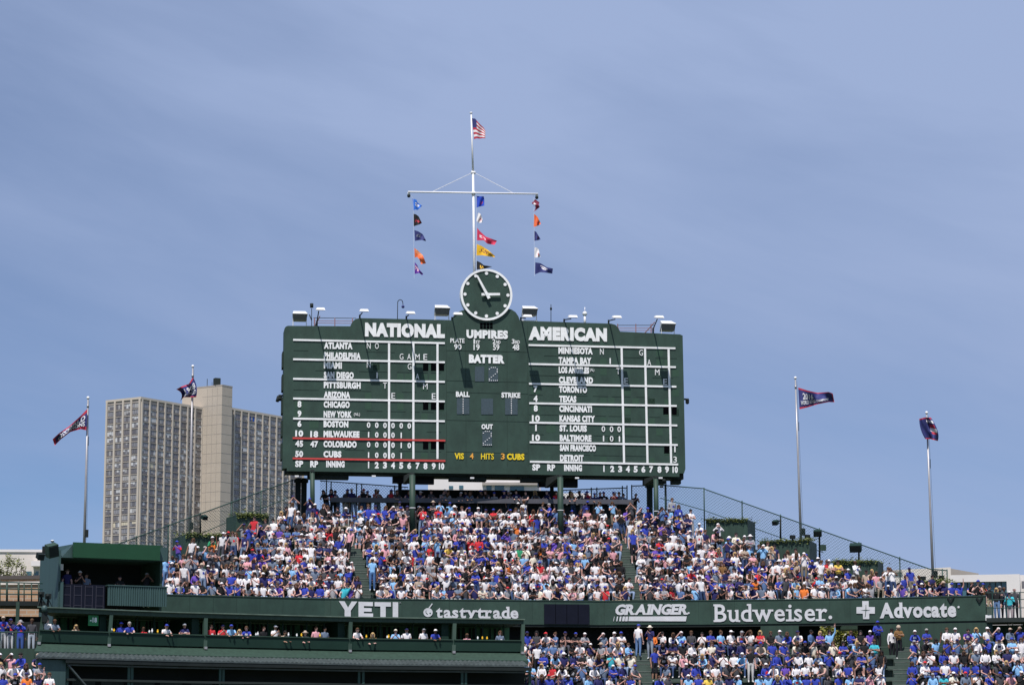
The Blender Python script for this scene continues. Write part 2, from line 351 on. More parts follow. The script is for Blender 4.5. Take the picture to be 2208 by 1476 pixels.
# open hatches: raised black plates, the dark inside put into their colour
for x0, x1 in ((912, 923.5), (929, 941.2), (946.6, 957.6)):
    for y0, y1 in ((783, 799), (867, 883), (951.8, 968)):
        h = MB(); cell(h, x0, y0, x1, y1, 0.012); part('open_hatch', h, M['black'], board)
for x0, y0, x1, y1 in ((1430, 877, 1441.5, 893), (1448.5, 877, 1459, 893.5), (1432, 961, 1443, 977)):
    h = MB(); cell(h, x0, y0, x1, y1, 0.012); part('open_hatch', h, M['black'], board)
h = MB()
for i in range(4):
    for j in range(2): cell(h, 1035 + i * 7.1, 695.5 + j * 7, 1041 + i * 7.1, 701.5 + j * 7, 0.012)
part('vent_grille', h, M['black'], board)
def word(nm, txt, x0, y0, x1, y1, mt='white', off=0.035):
    m_ = MB(); write(m_, B, txt, x0, y0, x1, y1, off, 0.0, 0, 0.045); return part(nm, m_, M[mt], board)
word('heading', 'NATIONAL', 787, 697, 959, 727.5, off=0.08); word('heading', 'AMERICAN', 1139.5, 705.5, 1308.5, 735, off=0.08)
word('heading', 'UMPIRES', 1005.6, 711.5, 1095, 730, off=0.065); word('heading', 'BATTER', 1011, 764.5, 1087.7, 783, off=0.075)
word('heading', 'BALL', 983, 844, 1012.6, 855.5, off=0.05); word('heading', 'STRIKE', 1081, 846, 1121.6, 857.5, off=0.05); word('heading', 'OUT', 1038, 914, 1062.5, 925, off=0.05)
word('base_name', 'PLATE', 971, 729.5, 1001.5, 739, off=0.02); word('umpire_number', '90', 979, 741.8, 995, 753.5, off=0.02)
for t, t2, x in (('1', 'ST', 1021), ('2', 'ND', 1062), ('3', 'RD', 1103.5)):
    m_ = MB(); w_ = 3 if t == '1' else 6; write(m_, B, t, x, 731, x + w_, 741, 0.02, th=.045); write(m_, B, t2, x + w_ + 1.5, 734, x + w_ + 11, 741, 0.02, th=.045); part('base_name', m_, M['white'], board)
for t, x0, x1 in (('19', 1021, 1034), ('59', 1063, 1076.5), ('48', 1105, 1119.5)): word('umpire_number', t, x0, 742, x1, 755, off=0.02)
word('hits_heading', 'VIS', 980, 976.2, 1000, 989.5, 'yellow', .035); word('hits_number', '4', 1013, 976.5, 1021, 989, 'orange', .02)
word('hits_heading', 'HITS', 1037, 977, 1064.7, 990, 'yellow', .015); word('hits_number', '3', 1080, 977, 1088, 990, 'orange', .02); word('hits_heading', 'CUBS', 1093, 977.5, 1130.5, 991, 'yellow', .045)
for t, yc, x1 in (('ATLANTA', 745.3, 760), ('PHILADELPHIA', 766.8, 777.6), ('MIAMI', 787.6, 737), ('SAN DIEGO', 808.6, 762.7), ('PITTSBURGH', 830.3, 777.6), ('ARIZONA', 851, 755),
                  ('CHICAGO', 872, 754), ('NEW YORK', 893, 758.6), ('BOSTON', 914.2, 751), ('MILWAUKEE', 935.8, 775), ('COLORADO', 957.4, 769), ('CUBS', 978.8, 736), ('INNING', 1000.3, 743)):
    x0 = 698.5 - (yc - 745) * 0.005 + (6 if t == 'INNING' else 0); word('team_name', t, x0, yc - 7.1, x1, yc + 7.1, off=0.062)
word('team_note', '(NL)', 763, 889.5, 776, 898, off=0.0)
for t, yc, x1 in (('MINNESOTA', 756.4, 1277.7), ('TAMPA BAY', 777.2, 1275), ('LOS ANGELES', 798, 1270), ('CLEVELAND', 819.3, 1278.5), ('TORONTO', 839.6, 1265.5), ('TEXAS', 860, 1242.5),
                  ('CINCINNATI', 881.5, 1276), ('KANSAS CITY', 902.3, 1282.6), ('ST. LOUIS', 923.3, 1265), ('BALTIMORE', 944.2, 1275), ('SAN FRANCISCO', 965.6, 1284.8), ('DETROIT', 987, 1258), ('INNING', 1008.3, 1254.7)):
    x0 = 1204 + (yc - 756) * .0145 + (8.5 if t == 'INNING' else 0); word('team_name', t, x0, yc - 7.1, x1, yc + 7.1, off=0.062)
word('team_note', '(AL)', 1272, 794, 1281, 802, off=0.0)
for t, xc, yc in (('8', 645.6, 871), ('9', 645.6, 891.5), ('6', 645.6, 913), ('10', 645.2, 934), ('18', 677.5, 935.5), ('45', 645, 956), ('47', 677.5, 957), ('50', 645, 978), ('SP', 645, 999.5), ('RP', 677.3, 1000),
                  ('7', 1154.5, 838.5), ('4', 1154.7, 859), ('8', 1155, 880), ('10', 1155.3, 901.5), ('1', 1155.5, 922), ('10', 1155.5, 943), ('SP', 1156, 1007), ('RP', 1188.3, 1007.5)):
    w_ = 3.2 if t == '1' else (8.5 if len(t) == 1 else 17); word('pitcher_number', t, xc - w_ / 2, yc - 6.8, xc + w_ / 2, yc + 7, off=0.05)
CL = {1: 794.7, 2: 812.3, 3: 830, 4: 847.3, 5: 865, 6: 882.3, 7: 900.5, 8: 917.3, 9: 935, 10: 952}
def chars(nm, items, w=8.0, h=12.5, off=0.0, mt='white'):
    for t, x, y in items:
        m_ = MB(); ww = 2.6 if t == 'I' else (11.5 if t == '10' else (w * 1.2 if t == 'M' else w)); write(m_, B, t, x - ww / 2, y - h / 2, x + ww / 2, y + h / 2, off, th=.045); part(nm, m_, M[mt], board)
chars('inning_number', [(str(c) if c != 1 else 'I', x, 1002 + (x - 795) * .018) for c, x in CL.items()], 8.5, 14, 0.055)
for yc, s in ((914.8, '000000'), (935.5, 'I000I'), (957, '0000I0'), (979.3, 'I000I')): chars('inning_score', [(c, CL[i + 1], yc + 1.2 + i * .36) for i, c in enumerate(s)], 7.5, 12, 0.035)
for it in ((('N', 795, 745.5), ('O', 812.5, 745.7)), (('G', 865.7, 768.5), ('A', 882, 769), ('M', 900, 769.3), ('E', 917, 769.5)), (('N', 795, 786.5), ('G', 883, 790)), (('I', 813, 809), ('A', 900, 811.6)),
           (('T', 830, 831), ('M', 917, 832.6)), (('E', 848, 853), ('E', 935, 854))): chars('postponed_letter', it, 8, 12.5, 0.0)
CR = [1302, 1320, 1337, 1353.6, 1370.4, 1387, 1404, 1421.7, 1438, 1455.6]
chars('inning_number', [(str(i + 1) if i else 'I', x, 1010.3 + (x - 1302) * .012) for i, x in enumerate(CR)], 8.5, 14, 0.055)
chars('inning_score', [('0', 1300.8, 924.4), ('0', 1318.4, 924.9), ('0', 1334.8, 925)], 7.5, 12, .012); chars('inning_score', [('I', 1301.2, 945), ('0', 1318.6, 945.4), ('I', 1335.5, 946)], 7.5, 12, .012)
chars('inning_score', [('I', 1455, 968)], 7.5, 13, .01); chars('inning_score', [('3', 1455.5, 990.3)], 7.5, 13, .01)
for it in ((('N', 1297.5, 758), ('G', 1382, 760.2)), (('I', 1315.5, 778.2), ('A', 1399.7, 781.3)), (('T', 1332.8, 800), ('M', 1417, 802.2)), (('E', 1350, 821), ('E', 1434, 823))): chars('postponed_letter', it, 8, 12.5, 0.0)
DIG = {'2': ['01110', '10001', '00001', '00001', '00010', '00100', '01000', '10000', '11111'], '1': ['1'] * 9, ' ': ['0'] * 9}
for x0, y0, x1, y1, ch in ((1024, 790, 1044, 822, ' '), (1053, 790.5, 1074, 822.5, '2'), (985, 858, 1012, 892.5, '1'), (1037.5, 859, 1063, 893, ' '), (1089, 859, 1116, 893.5, '1'), (1040, 928, 1061, 961, '2')):
    m_ = MB(); cell(m_, x0, y0, x1, y1, 0.025); dp = part('dot_display', m_, M['led'], board)
    g_ = DIG[ch]; m_ = MB(); nc = len(g_[0])
    for j, row in enumerate(g_):
        for i, c in enumerate(row):
            if c == '1':
                x = (x0 + x1) / 2 if nc == 1 else x0 + 2 + (x1 - x0 - 4) * i / (nc - 1); y = y0 + 2 + (y1 - y0 - 4) * j / 8
                p = bp(x, y, 0.03); m_.tube(p, p + B.n * 0.02, 0.030, n=8)
    if m_.v: part('dots', m_, M['white'], dp)
# underside: girders, lower lip, side louvres
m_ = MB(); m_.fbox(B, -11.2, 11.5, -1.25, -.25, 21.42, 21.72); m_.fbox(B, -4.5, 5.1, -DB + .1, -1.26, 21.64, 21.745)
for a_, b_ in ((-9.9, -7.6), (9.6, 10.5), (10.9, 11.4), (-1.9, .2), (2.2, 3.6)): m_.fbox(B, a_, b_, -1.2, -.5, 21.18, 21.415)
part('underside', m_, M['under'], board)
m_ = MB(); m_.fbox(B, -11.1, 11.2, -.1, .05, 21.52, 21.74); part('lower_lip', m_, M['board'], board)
for k in range(5):
    m_ = MB(); m_.fbox(B, -11.43, -11.3, -1.25, -.15, 22.2 + k * 1.3, 23.1 + k * 1.3); part('side_louvre', m_, M['seam'], board)
for x in (640, 806, 1018, 1244, 1424):
    m_ = MB(); p = bp(x, 1016 + (0 if x < 1000 else 4), .0); p = p + Vector((0, 0, -.26)) ; m_.box(p, (.22, .12, .09), B.yaw); part('soffit_lamp', m_, M['lampw'], board)

# clock
kc = (1048.5, 635.8); kp = bp(*kc, 0.0); ka, kz = B.px(*kc)
clock = thing('clock', B.pt(ka, 0.0, kz), 'round green clock with white rim, dots and hands above the scoreboard', 'clock')
rr = 57.2 / F * 148
def disc(mbx, a, z, r0, r1, d0, d1, n=48, m=0):
    vs = []; 
    for d in (d0, d1):
        for r in ((r0, r1) if r0 > 0 else (r1,)):
            for i in range(n): t = 2 * math.pi * i / n; vs.append(B.pt(a + r * math.cos(t), d, z + r * math.sin(t)))
    if r0 > 0: mbx.add(vs, [f for i in range(n) for f in ((i, (i + 1) % n, n + (i + 1) % n, n + i), (2 * n + i, 3 * n + i, 3 * n + (i + 1) % n, 2 * n + (i + 1) % n), (n + i, n + (i + 1) % n, 3 * n + (i + 1) % n, 3 * n + i), (i, 2 * n + i, 2 * n + (i + 1) % n, (i + 1) % n))], m)
    else: mbx.add(vs, [tuple(range(n))[::-1], tuple(range(n, 2 * n))] + [(i, (i + 1) % n, n + (i + 1) % n, n + i) for i in range(n)], m)
m_ = MB(); disc(m_, ka, kz, 0, rr - .09, -.35, .08); part('dial', m_, M['board'], clock)
m_ = MB(); disc(m_, ka, kz, rr - .125, rr, -.38, .13); part('rim', m_, M['white'], clock)
for i in range(12):
    t = 2 * math.pi * i / 12; m_ = MB(); disc(m_, ka + 1.235 * math.cos(t), kz + 1.235 * math.sin(t), 0, .095, .08, .12, 14); part('hour_dot', m_, M['white'], clock)
def hand(nm, ang, l0, l1, w0, w1, d):
    m_ = MB(); c, s = math.cos(ang), math.sin(ang); q = [(-l0, -w0), (l1, -w1), (l1, w1), (-l0, w0)]
    m_.prism([B.pt(ka + x * c - y * s, d, kz + x * s + y * c) for x, y in q], B.n * .05); part(nm, m_, M['white'], clock)
hand('hour_hand', R(2), .30, .76, .075, .065, .20); hand('minute_hand', R(118), .28, 1.2, .085, .045, .27)
m_ = MB(); disc(m_, ka, kz, 0, .09, .08, .33, 16); part('hub', m_, M['white'], clock)

# flag mast with yard on top of the board
def bq(px, py, d): a, z = B.px(px, py, d); return B.pt(a, d, z)
mast = thing('flag_mast', bq(1023.5, 640, -1.0), 'white ship style flag mast with a yardarm rising behind the clock', 'flag mast')
MD = -1.0
m_ = MB(); m_.tube(bq(1024, 660, MD), bq(1020, 372, MD), .085, .062, 10); m_.tube(bq(1020, 372, MD), bq(1016, 246, MD), .06, .042, 10); part('pole', m_, M['steelw'], mast)
m_ = MB(); m_.ball(bq(1015.8, 243.5, MD), .09, sc=(1, 1, .6)); part('finial', m_, M['steelw'], mast)
m_ = MB(); m_.tube(bq(880, 413.6, MD + .1), bq(1160, 418, MD + .1), .05, .05, 8); part('yardarm', m_, M['steelw'], mast)
m_ = MB(); m_.tube(bq(1016, 371.5, MD), bq(1025, 372.5, MD), .09, .09, 8); m_.tube(bq(1021, 413, MD), bq(1021, 421, MD), .11, .11, 8); part('collar', m_, M['steelw'], mast)
for a, b in (((1017, 373), (933, 413)), ((1024, 373), (1106, 416))):
    m_ = MB(); m_.tube(bq(*a, MD), bq(*b, MD + .05), .016, .016, 5); part('stay', m_, M['steelw'], mast)
for x, y in ((881.5, 414), (1157.5, 417.5)):
    m_ = MB(); m_.tube(bq(x, y, MD), bq(x, y + 6, MD), .06, .09, 8, 0); m_.ball(bq(x, y + 8.5, MD), .10, 10, 6, 1); part('halyard_block', m_, [M['steelw'], M['iron']], mast)
for pts in (((884, 418), (891, 428), (893, 600)), ((1028, 420), (1027, 585)), ((1151, 420), (1152.5, 595))):
    m_ = MB(); m_.path([bq(x, y, MD + .05) for x, y in pts], .006, 4); part('halyard', m_, M['steelw'], mast)

# flags: a cloth patch between a top edge and a bottom edge traced hoist to fly
def interp(poly, u):
    d = [0]
    for a, b in zip(poly, poly[1:]): d.append(d[-1] + math.hypot(b[0] - a[0], b[1] - a[1]))
    x = u * d[-1]
    for i in range(len(poly) - 1):
        if x <= d[i + 1] or i == len(poly) - 2:
            k = (x - d[i]) / max(1e-6, d[i + 1] - d[i]); return (poly[i][0] + (poly[i + 1][0] - poly[i][0]) * k, poly[i][1] + (poly[i + 1][1] - poly[i][1]) * k)
def flag(nm, top, bot, pos, mats, matf, label, cat='flag', group=None, nu=22, nv=12, amp=.13, seed=0, waves=2.2, texts=(), mid=None):
    rn = random.Random(seed); ph = rn.uniform(0, 6)
    def at(u, v):
        a = interp(top, u); b = interp(bot, u); x = a[0] + (b[0] - a[0]) * v; y = a[1] + (b[1] - a[1]) * v
        if mid: c = interp(mid, u); k = 4 * v * (1 - v); x += k * (c[0] - (a[0] + b[0]) / 2); y += k * (c[1] - (a[1] + b[1]) / 2)
        d = amp * min(1, u * 2.5) * (math.sin(u * 6.283 * waves + v * 2.2 + ph) + .4 * math.sin(u * 11 - v * 5 + ph))
        return pos(x, y, d)
    mb = MB(); vs = [at(i / nu, j / nv) for i in range(nu + 1) for j in range(nv + 1)]
    for i in range(nu):
        for j in range(nv):
            a = i * (nv + 1) + j; mb.add([], [], 0); mb.f.append((a, a + 1, a + nv + 2, a + nv + 1)); mb.m.append(matf((i + .5) / nu, (j + .5) / nv)); mb.sm.append(True)
    mb.v = [tuple(p) for p in vs]
    o = solo(nm, mb, mats, label, cat, group)
    for t, u0, v0, u1, v1, mt, off in texts:
        v_, f_ = glyphs(t, off); mn = v_.min(0); mx = v_.max(0); m2 = MB()
        pts = []
        for x, y, z in v_:
            u = u0 + (u1 - u0) * (x - mn[0]) / (mx[0] - mn[0]); v = v1 + (v0 - v1) * (y - mn[1]) / (mx[1] - mn[1]); p = at(min(1, max(0, u)), min(1, max(0, v)))
            q = Vector((0, 0, CZ)) - p; q.normalize(); pts.append(p + q * (.05 if z < 0 else .065))
        m2.add(pts, f_); part('lettering', m2, mt, o)
    return o
def cloth(n, c): 
    m = mat('flag_' + n, c, 0.75, 0.06, 3); b = m.node_tree.nodes['Principled BSDF']; return m
FL = {n: cloth(n, c) for n, c in dict(royal=(.015, .06, .45), sky=(.03, .16, .62), white=(.75, .72, .72), red=(.46, .03, .055), crim=(.62, .035, .09), gold=(.80, .45, .02), black=(.012, .012, .014), navy=(.028, .034, .15),
      orange=(.75, .14, .04), salmon=(.80, .30, .14), purple=(.12, .03, .30), maroon=(.20, .02, .05), brown=(.25, .10, .02), pinkw=(.8, .5, .5), greyb=(.30, .31, .36)).items()}
zz = lambda x, y: (840 + x / 2.9525, 220 + y / 2.9525)
mpos = lambda x, y, d: bq(x, y, MD + .05 + d)
G1 = 'small team pennants on the mast halyards'
def mark(base, mk, box, holes=.35, sd=1):
    """a few blotches of the second colour where the pennant carries an emblem"""
    rn = random.Random(sd); cells = {(i, j): rn.random() > holes for i in range(30) for j in range(20)}
    return lambda u, v: 1 if box[0] < u < box[2] and box[1] < v < box[3] and cells[(int(u * 20), int(v * 11))] else 0
PN = [
 (((146, 614), (172, 622), (178, 640), (207, 660)), ((152, 691), (163, 683), (178, 688), (205, 663)), 'sky', 'white', (.2, .25, .8, .7), 'bright blue pennant with white script, highest of the mast halyard nearer the tower block'),
 (((153, 712), (168, 714), (186, 728), (205, 768)), ((154, 791), (168, 786), (190, 779), (205, 771)), 'black', 'red', (.15, .35, .9, .75), 'black pennant with red marking, second below the yardarm end by the tower block'),
 (((158, 815), (182, 822), (212, 842), (232, 881)), ((162, 884), (180, 880), (205, 878), (230, 885)), 'navy', 'greyb', (.12, .2, .45, .6), 'navy pennant with grey emblem, third below the yardarm end by the tower block'),
 (((158, 928), (180, 945), (212, 975), (232, 1027)), ((160, 990), (176, 985), (192, 1005), (200, 1031)), 'orange', 'salmon', (.1, .0, .6, .5), 'orange and peach pennant hanging above the purple one'),
 (((160, 1018), (178, 1040), (184, 1060), (214, 1093)), ((160, 1094), (175, 1090), (190, 1088), (208, 1103)), 'purple', 'pinkw', (.1, .2, .5, .7), 'purple pennant with pale marks, lowest of its halyard'),
 (((553, 598), (575, 600), (600, 600), (603, 622)), ((553, 673), (565, 668), (580, 664), (603, 660)), 'royal', 'red', (.45, .45, .75, .8), 'royal blue square flag with small red mark under the yardarm centre'),
 (((564, 704), (574, 708), (582, 715), (591, 745)), ((553, 756), (562, 766), (572, 770), (592, 765)), 'white', 'red', (.35, .3, .8, .8), 'white pennant with faint red letter beside the mast pole'),
 (((558, 800), (575, 822), (612, 856), (684, 883)), ((557, 880), (600, 880), (622, 902), (668, 909)), 'crim', 'white', (.12, .35, .5, .75), 'crimson pennant with white letters streaming from the mast'),
 (((556, 904), (585, 915), (622, 938), (672, 980)), ((553, 976), (590, 975), (630, 982), (668, 988)), 'gold', 'brown', (.15, .15, .85, .75), 'gold pennant with dark lettering streaming beside the mast'),
 (((555, 1010), (578, 1020), (600, 1038), (652, 1047)), ((555, 1066), (580, 1064), (604, 1060), (650, 1049)), 'black', 'gold', (.2, .35, .5, .9), 'black pennant with gold emblem just above the clock'),
 (((928, 618), (903, 645), (925, 652), (935, 668)), ((955, 640), (948, 652), (957, 668), (918, 700)), 'maroon', 'white', (.3, .2, .9, .5), 'twisted maroon and white pennant at the yardarm end away from the tower block'),
 (((920, 713), (934, 722), (945, 735), (962, 772)), ((917, 795), (930, 792), (946, 786), (961, 777)), 'orange', 'red', (.3, .4, .8, .7), 'orange red pennant below the twisted maroon one'),
 (((922, 820), (934, 826), (942, 840), (961, 872)), ((922, 883), (935, 881), (950, 878), (960, 876)), 'navy', 'maroon', (.4, .3, .8, .7), 'small dark navy pennant between an orange and a white one'),
 (((924, 926), (936, 924), (948, 936), (960, 978)), ((922, 988), (935, 990), (950, 988), (960, 984)), 'white', 'red', (.4, .4, .8, .8), 'white pennant with red mark below a small navy one'),
 (((928, 1020), (960, 1025), (1000, 1050), (1040, 1060)), ((926, 1096), (960, 1082), (1000, 1086), (1036, 1092)), 'navy', 'white', (.25, .2, .7, .6), 'long dark pennant with white emblem, lowest of its halyard'),
]
for k, (tp, bt, a, b, bx, lb) in enumerate(PN):
    tp = [zz(*p) for p in tp]; bt = [zz(*p) for p in bt]
    flag('pennant', tp, bt, mpos, [FL[a], FL[b]], mark(a, b, bx, .4, k), lb, 'pennant', G1, 14, 10, .06, k, 1.4)
tp = [zz(*p) for p in ((526, 104), (545, 106), (566, 132), (600, 165), (610, 185))]; bt = [zz(*p) for p in ((538, 237), (555, 231), (575, 234), (592, 230), (610, 232))]
tp[0] = zz(524, 104)
flag('national_flag', tp, bt, mpos, [FL['red'], FL['white'], FL['navy']], lambda u, v: 2 if u < .3 and v < .42 else (int(v * 9) % 2), 'American flag with red and white stripes at the top of the mast', 'flag', None, 18, 18, .06, 5, 1.5)

# tall steel flagpoles with championship pennants
def flagpole(x0, y0, x1, y1, Y, label):
    b = P(x0, y0, Y); t = P(x1, y1, Y); d = (b - t).normalized(); b2 = b + d * 2.2
    o = thing('flagpole', b2, label, 'flagpole', 'tall steel flagpoles behind the stands')
    m_ = MB(); m_.tube(b2, t, .088, .042, 12); part('pole', m_, M['steel'], o)
    m_ = MB(); m_.ball(t + Vector((0, 0, .07)), .085, 12, 8); part('ball_finial', m_, M['steelw'], o)
    m_ = MB(); q = t - (t - b) * .06; m_.tube(q, q + (t - b) * .02, .06, .06, 10); part('truck', m_, M['steel'], o)
    m_ = MB(); q = t + (b - t) * .30; m_.tube(q + Vector((.09, -.05, .25)), q + Vector((.09, -.05, -.25)), .02, .02, 5); m_.tube(t + Vector((.07, -.08, -.1)), b + Vector((.14, -.1, 0)), .008, .008, 4); part('halyard', m_, M['iron'], o)
    m_ = MB(); m_.box(b + Vector((.14, -.12, .35)), (.16, .16, .4), .2); part('cleat_box', m_, M['iron'], o)
    return o
flagpole(182, 1164, 189.8, 860, 140, 'steel flagpole rising behind the flat green camera booth roof')
flagpole(408.5, 1147, 415.7, 792, 146, 'steel flagpole in front of the beige tower block')
flagpole(1727, 1160, 1715, 817, 147, 'steel flagpole rising from the ivy topped wall right of the scoreboard')
flagpole(2012, 1252, 1998, 892, 143, 'steel flagpole farthest from the scoreboard beside the low white building')
z4 = lambda x, y: (80 + x / 3.2086, 740 + y / 3.2086)
z9 = lambda x, y: (1600 + x / 3.69, 780 + y / 3.69)
fm = [FL['navy'], FL['red'], FL['white']]
bord = lambda u, v: 1 if v < .09 or v > .91 or u > .95 else 0
G2 = 'navy championship pennants on the tall flagpoles'
flag('pennant', [z4(*p) for p in ((348, 452), (300, 502), (222, 572), (150, 622), (107, 662))], [z4(*p) for p in ((340, 600), (300, 592), (230, 612), (165, 662), (122, 706))], lambda x, y, d: P(x, y, 139.8 + d), fm, lambda u, v: 1 if v < .17 or v > .84 or u > .93 else 0,
     'navy pennant with red border streaming low towards the photo edge', 'flag', G2, 30, 12, .20, 3, 1.9, [('WORLD', .8, .2, .05, .5, M['letter'], .03), ('CHAMPIONS', .86, .54, .05, .82, M['letter'], .03)])
flag('pennant', [z4(*p) for p in ((1078, 232), (1050, 280), (1000, 297), (962, 318))], [z4(*p) for p in ((1100, 372), (1060, 372), (1012, 372), (985, 405))], lambda x, y, d: P(x, y, 145.8 + d), fm, bord,
     'crumpled navy pennant with red border on the pole before the tower block', 'flag', G2, 28, 14, .24, 8, 2.0, [('1908', .75, .18, .08, .5, M['letter'], .03), ('WORLD', .85, .56, .06, .82, M['letter'], .03)], mid=[z4(*p) for p in ((1104, 302), (1065, 330), (1030, 342), (1000, 352))])
flag('pennant', [z9(*p) for p in ((447, 203), (520, 226), (600, 245), (690, 238), (722, 250))], [z9(*p) for p in ((457, 376), (520, 361), (600, 336), (690, 318), (735, 320))], lambda x, y, d: P(x, y, 146.8 + d), fm, bord,
     'navy pennant lettered world series champions with red edge', 'flag', G2, 30, 12, .20, 4, 1.8, [('2016', .12, .2, .42, .55, M['letter'], .03), ('WORLD SERIES CHAMPIONS', .05, .6, .85, .82, M['letter'], .02)])
flag('pennant', [z9(*p) for p in ((1410, 452), (1455, 440), (1503, 442))], [z9(*p) for p in ((1458, 612), (1500, 612), (1558, 628))], lambda x, y, d: P(x, y, 142.7 + d), fm, lambda u, v: 1 if v < .06 or v > .93 else (2 if (.55 < u < .95 and (.42 < v < .62 or .1 < v < .2)) else (1 if .6 < u < .9 and .3 < v < .75 else 0)),
     'navy and red pennant with white round emblem drooping round its pole', 'flag', G2, 22, 18, .22, 9, 1.4, mid=[z9(*p) for p in ((1422, 535), (1490, 530), (1556, 545))])

# scoreboard lights on arms
LG = 'small lamps on arms along the scoreboard top'
arms = [(683.5, 701, 691, 668, 'first small lamp in the row beside the dark mast post'), (776, 687, 785, 671, 'second small lamp above the first letters of NATIONAL'), (876.5, 689.5, 885, 676, 'third small lamp above the last letters of NATIONAL'), (975, 692, 987, 678, 'fourth small lamp beside the clock on the NATIONAL side'),
        (1123.5, 692, 1137, 683, 'fifth small lamp under the big floodlight beside the clock'), (1217, 696, 1235, 684, 'sixth small lamp between the thin antenna and white domed antenna'), (1313, 698, 1330, 685, 'seventh small lamp above the last letters of AMERICAN'), (1409, 716, 1421, 685, 'eighth small lamp beside the corner floodlight with red pipes')]
for bx, by, lx, ly, lb in arms:
    b0 = bp(bx, by, -.1); a1, z1 = B.px(lx, ly + 3, 1.72); a0 = B.px(lx, ly, 0)[0]
    hz = B.px(lx, ly, 1.72)[1]; hp = B.pt(a1, 1.72, hz)
    o = thing('sign_lamp', b0, 'white ' + lb, 'lamp', LG)
    m_ = MB(); k0 = B.pt(B.px(bx, by)[0], .03, B.px(bx, by)[1] + .02); m_.tube(b0 + Vector((0, 0, -.1)), b0 + Vector((0, 0, .25)), .05, .05, 8); m_.tube(b0 + Vector((0, 0, .2)), hp + Vector((-.1, 0, -.08)), .035, .03, 8); part('arm', m_, M['iron'], o)
    m_ = MB(); ax = B.e; 
    q = [B.pt(a1 + x, 1.72 + y, hz + z) for x, y, z in ((-.26, .26, -.04), (.26, .26, -.04), (.26, -.26, .06), (-.26, -.26, .06))]; tq = [B.pt(a1 + x, 1.72 + y, hz + z) for x, y, z in ((-.2, .2, .10), (.2, .2, .10), (.2, -.22, .16), (-.2, -.22, .16))]
    m_.hexa(q, tq); part('lamp_housing', m_, M['lampw'], o)
    m_ = MB(); q = [B.pt(a1 + x, 1.72 + y, hz + z - .03) for x, y, z in ((-.23, .24, -.04), (.23, .24, -.04), (.23, -.24, .06), (-.23, -.24, .06))]; m_.prism(q, (0, 0, .028)); part('lens', m_, M['lampg'], o)
for x0, y0, x1, y1, lb, dd in ((630, 668, 663, 690, 'big white hooded floodlight on the outer corner near the tower block', -.6), (936, 655, 970, 678, 'big white hooded floodlight beside the clock above NATIONAL', -.8), (1125, 657, 1159, 679, 'big white hooded floodlight beside the clock above AMERICAN', -.8), (1424, 689, 1456, 712, 'big white hooded floodlight on the outer corner by the red pipes', -.6)):
    a0, z1 = B.px(x0, y0, dd); a1, z0 = B.px(x1, y1, dd); zt = B.px((x0 + x1) / 2, y1 + (14 if 900 < x0 < 1200 else 16), dd)[1]
    o = thing('floodlight', B.pt((a0 + a1) / 2, dd, zt), lb, 'floodlight', 'big hooded floodlights on the scoreboard top')
    m_ = MB(); zm = z0 + (z1 - z0) * .55
    m_.hexa([B.pt(a0, dd + .35, zm), B.pt(a1, dd + .35, zm), B.pt(a1 - .06, dd - .6, z0), B.pt(a0 + .06, dd - .6, z0)], [B.pt(a0 + .03, dd + .28, zm + .04), B.pt(a1 - .03, dd + .28, zm + .04), B.pt(a1 - .1, dd - .6, z1 + .05), B.pt(a0 + .1, dd - .6, z1 + .05)]); part('hood', m_, M['lampw'], o)
    m_ = MB(); m_.hexa([B.pt(a0 + .05, dd + .1, z0 - .02), B.pt(a1 - .05, dd + .1, z0 - .02), B.pt(a1 - .08, dd - .5, z0 - .02), B.pt(a0 + .08, dd - .5, z0 - .02)], [B.pt(a0 + .04, dd + .33, zm - .01), B.pt(a1 - .04, dd + .33, zm - .01), B.pt(a1 - .08, dd - .5, z0 + .1), B.pt(a0 + .08, dd - .5, z0 + .1)]); part('lens', m_, M['lampg'], o)
    m_ = MB()
    for a in (a0 + .06, a1 - .06): m_.tube(B.pt(a, dd, zt - .15), B.pt(a, dd, zm), .025, .025, 6)
    m_.tube(B.pt(a0, dd, zt + .06), B.pt(a1, dd, zt + .06), .02, .02, 6); part('bracket', m_, M['lampw'], o)
# things on the roof edge
def roofthing(nm, lb, cat, segs, balls=(), mt='iron', dd=-.8):
    m_ = MB()
    for (xa, ya, xb, yb, r) in segs: m_.tube(bq(xa, ya, dd), bq(xb, yb, dd), r, r, 7)
    for (x, y, r, mi) in balls: m_.ball(bq(x, y, dd), r, 12, 8, mi)
    return solo(nm, m_, [M[mt], M['lampw'], FL['navy']], lb, cat)
roofthing('siren_post', 'dark post with a thick cylindrical head beside the corner floodlight', 'post', [(672, 705, 672, 665, .02), (672, 663, 672, 654, .1), (667, 678, 672, 690, .03)])
roofthing('hook_pipe', 'curved hooked pipe with blue bell hanging over the scoreboard roof', 'pipe', [(857, 690, 857.5, 652, .022)] + [(863 + 5.5 * math.cos(R(a)), 652 - 6 * math.sin(R(a)), 863 + 5.5 * math.cos(R(a - 30)), 652 - 6 * math.sin(R(a - 30)), .022) for a in range(180, 0, -30)] + [(868.5, 652, 869, 657, .02)], [(869, 661, .09, 2)])
roofthing('whip_antenna', 'thin dark whip antenna above the word AMERICAN', 'antenna', [(1188, 698, 1188, 656, .02), (1188, 668, 1188, 663, .06)])
roofthing('dome_antenna', 'antenna with white dome between two small lamps', 'antenna', [(1261, 700, 1261, 680, .07), (1261, 674, 1261, 662, .02)], [(1261, 676, .14, 1)], 'steelw')
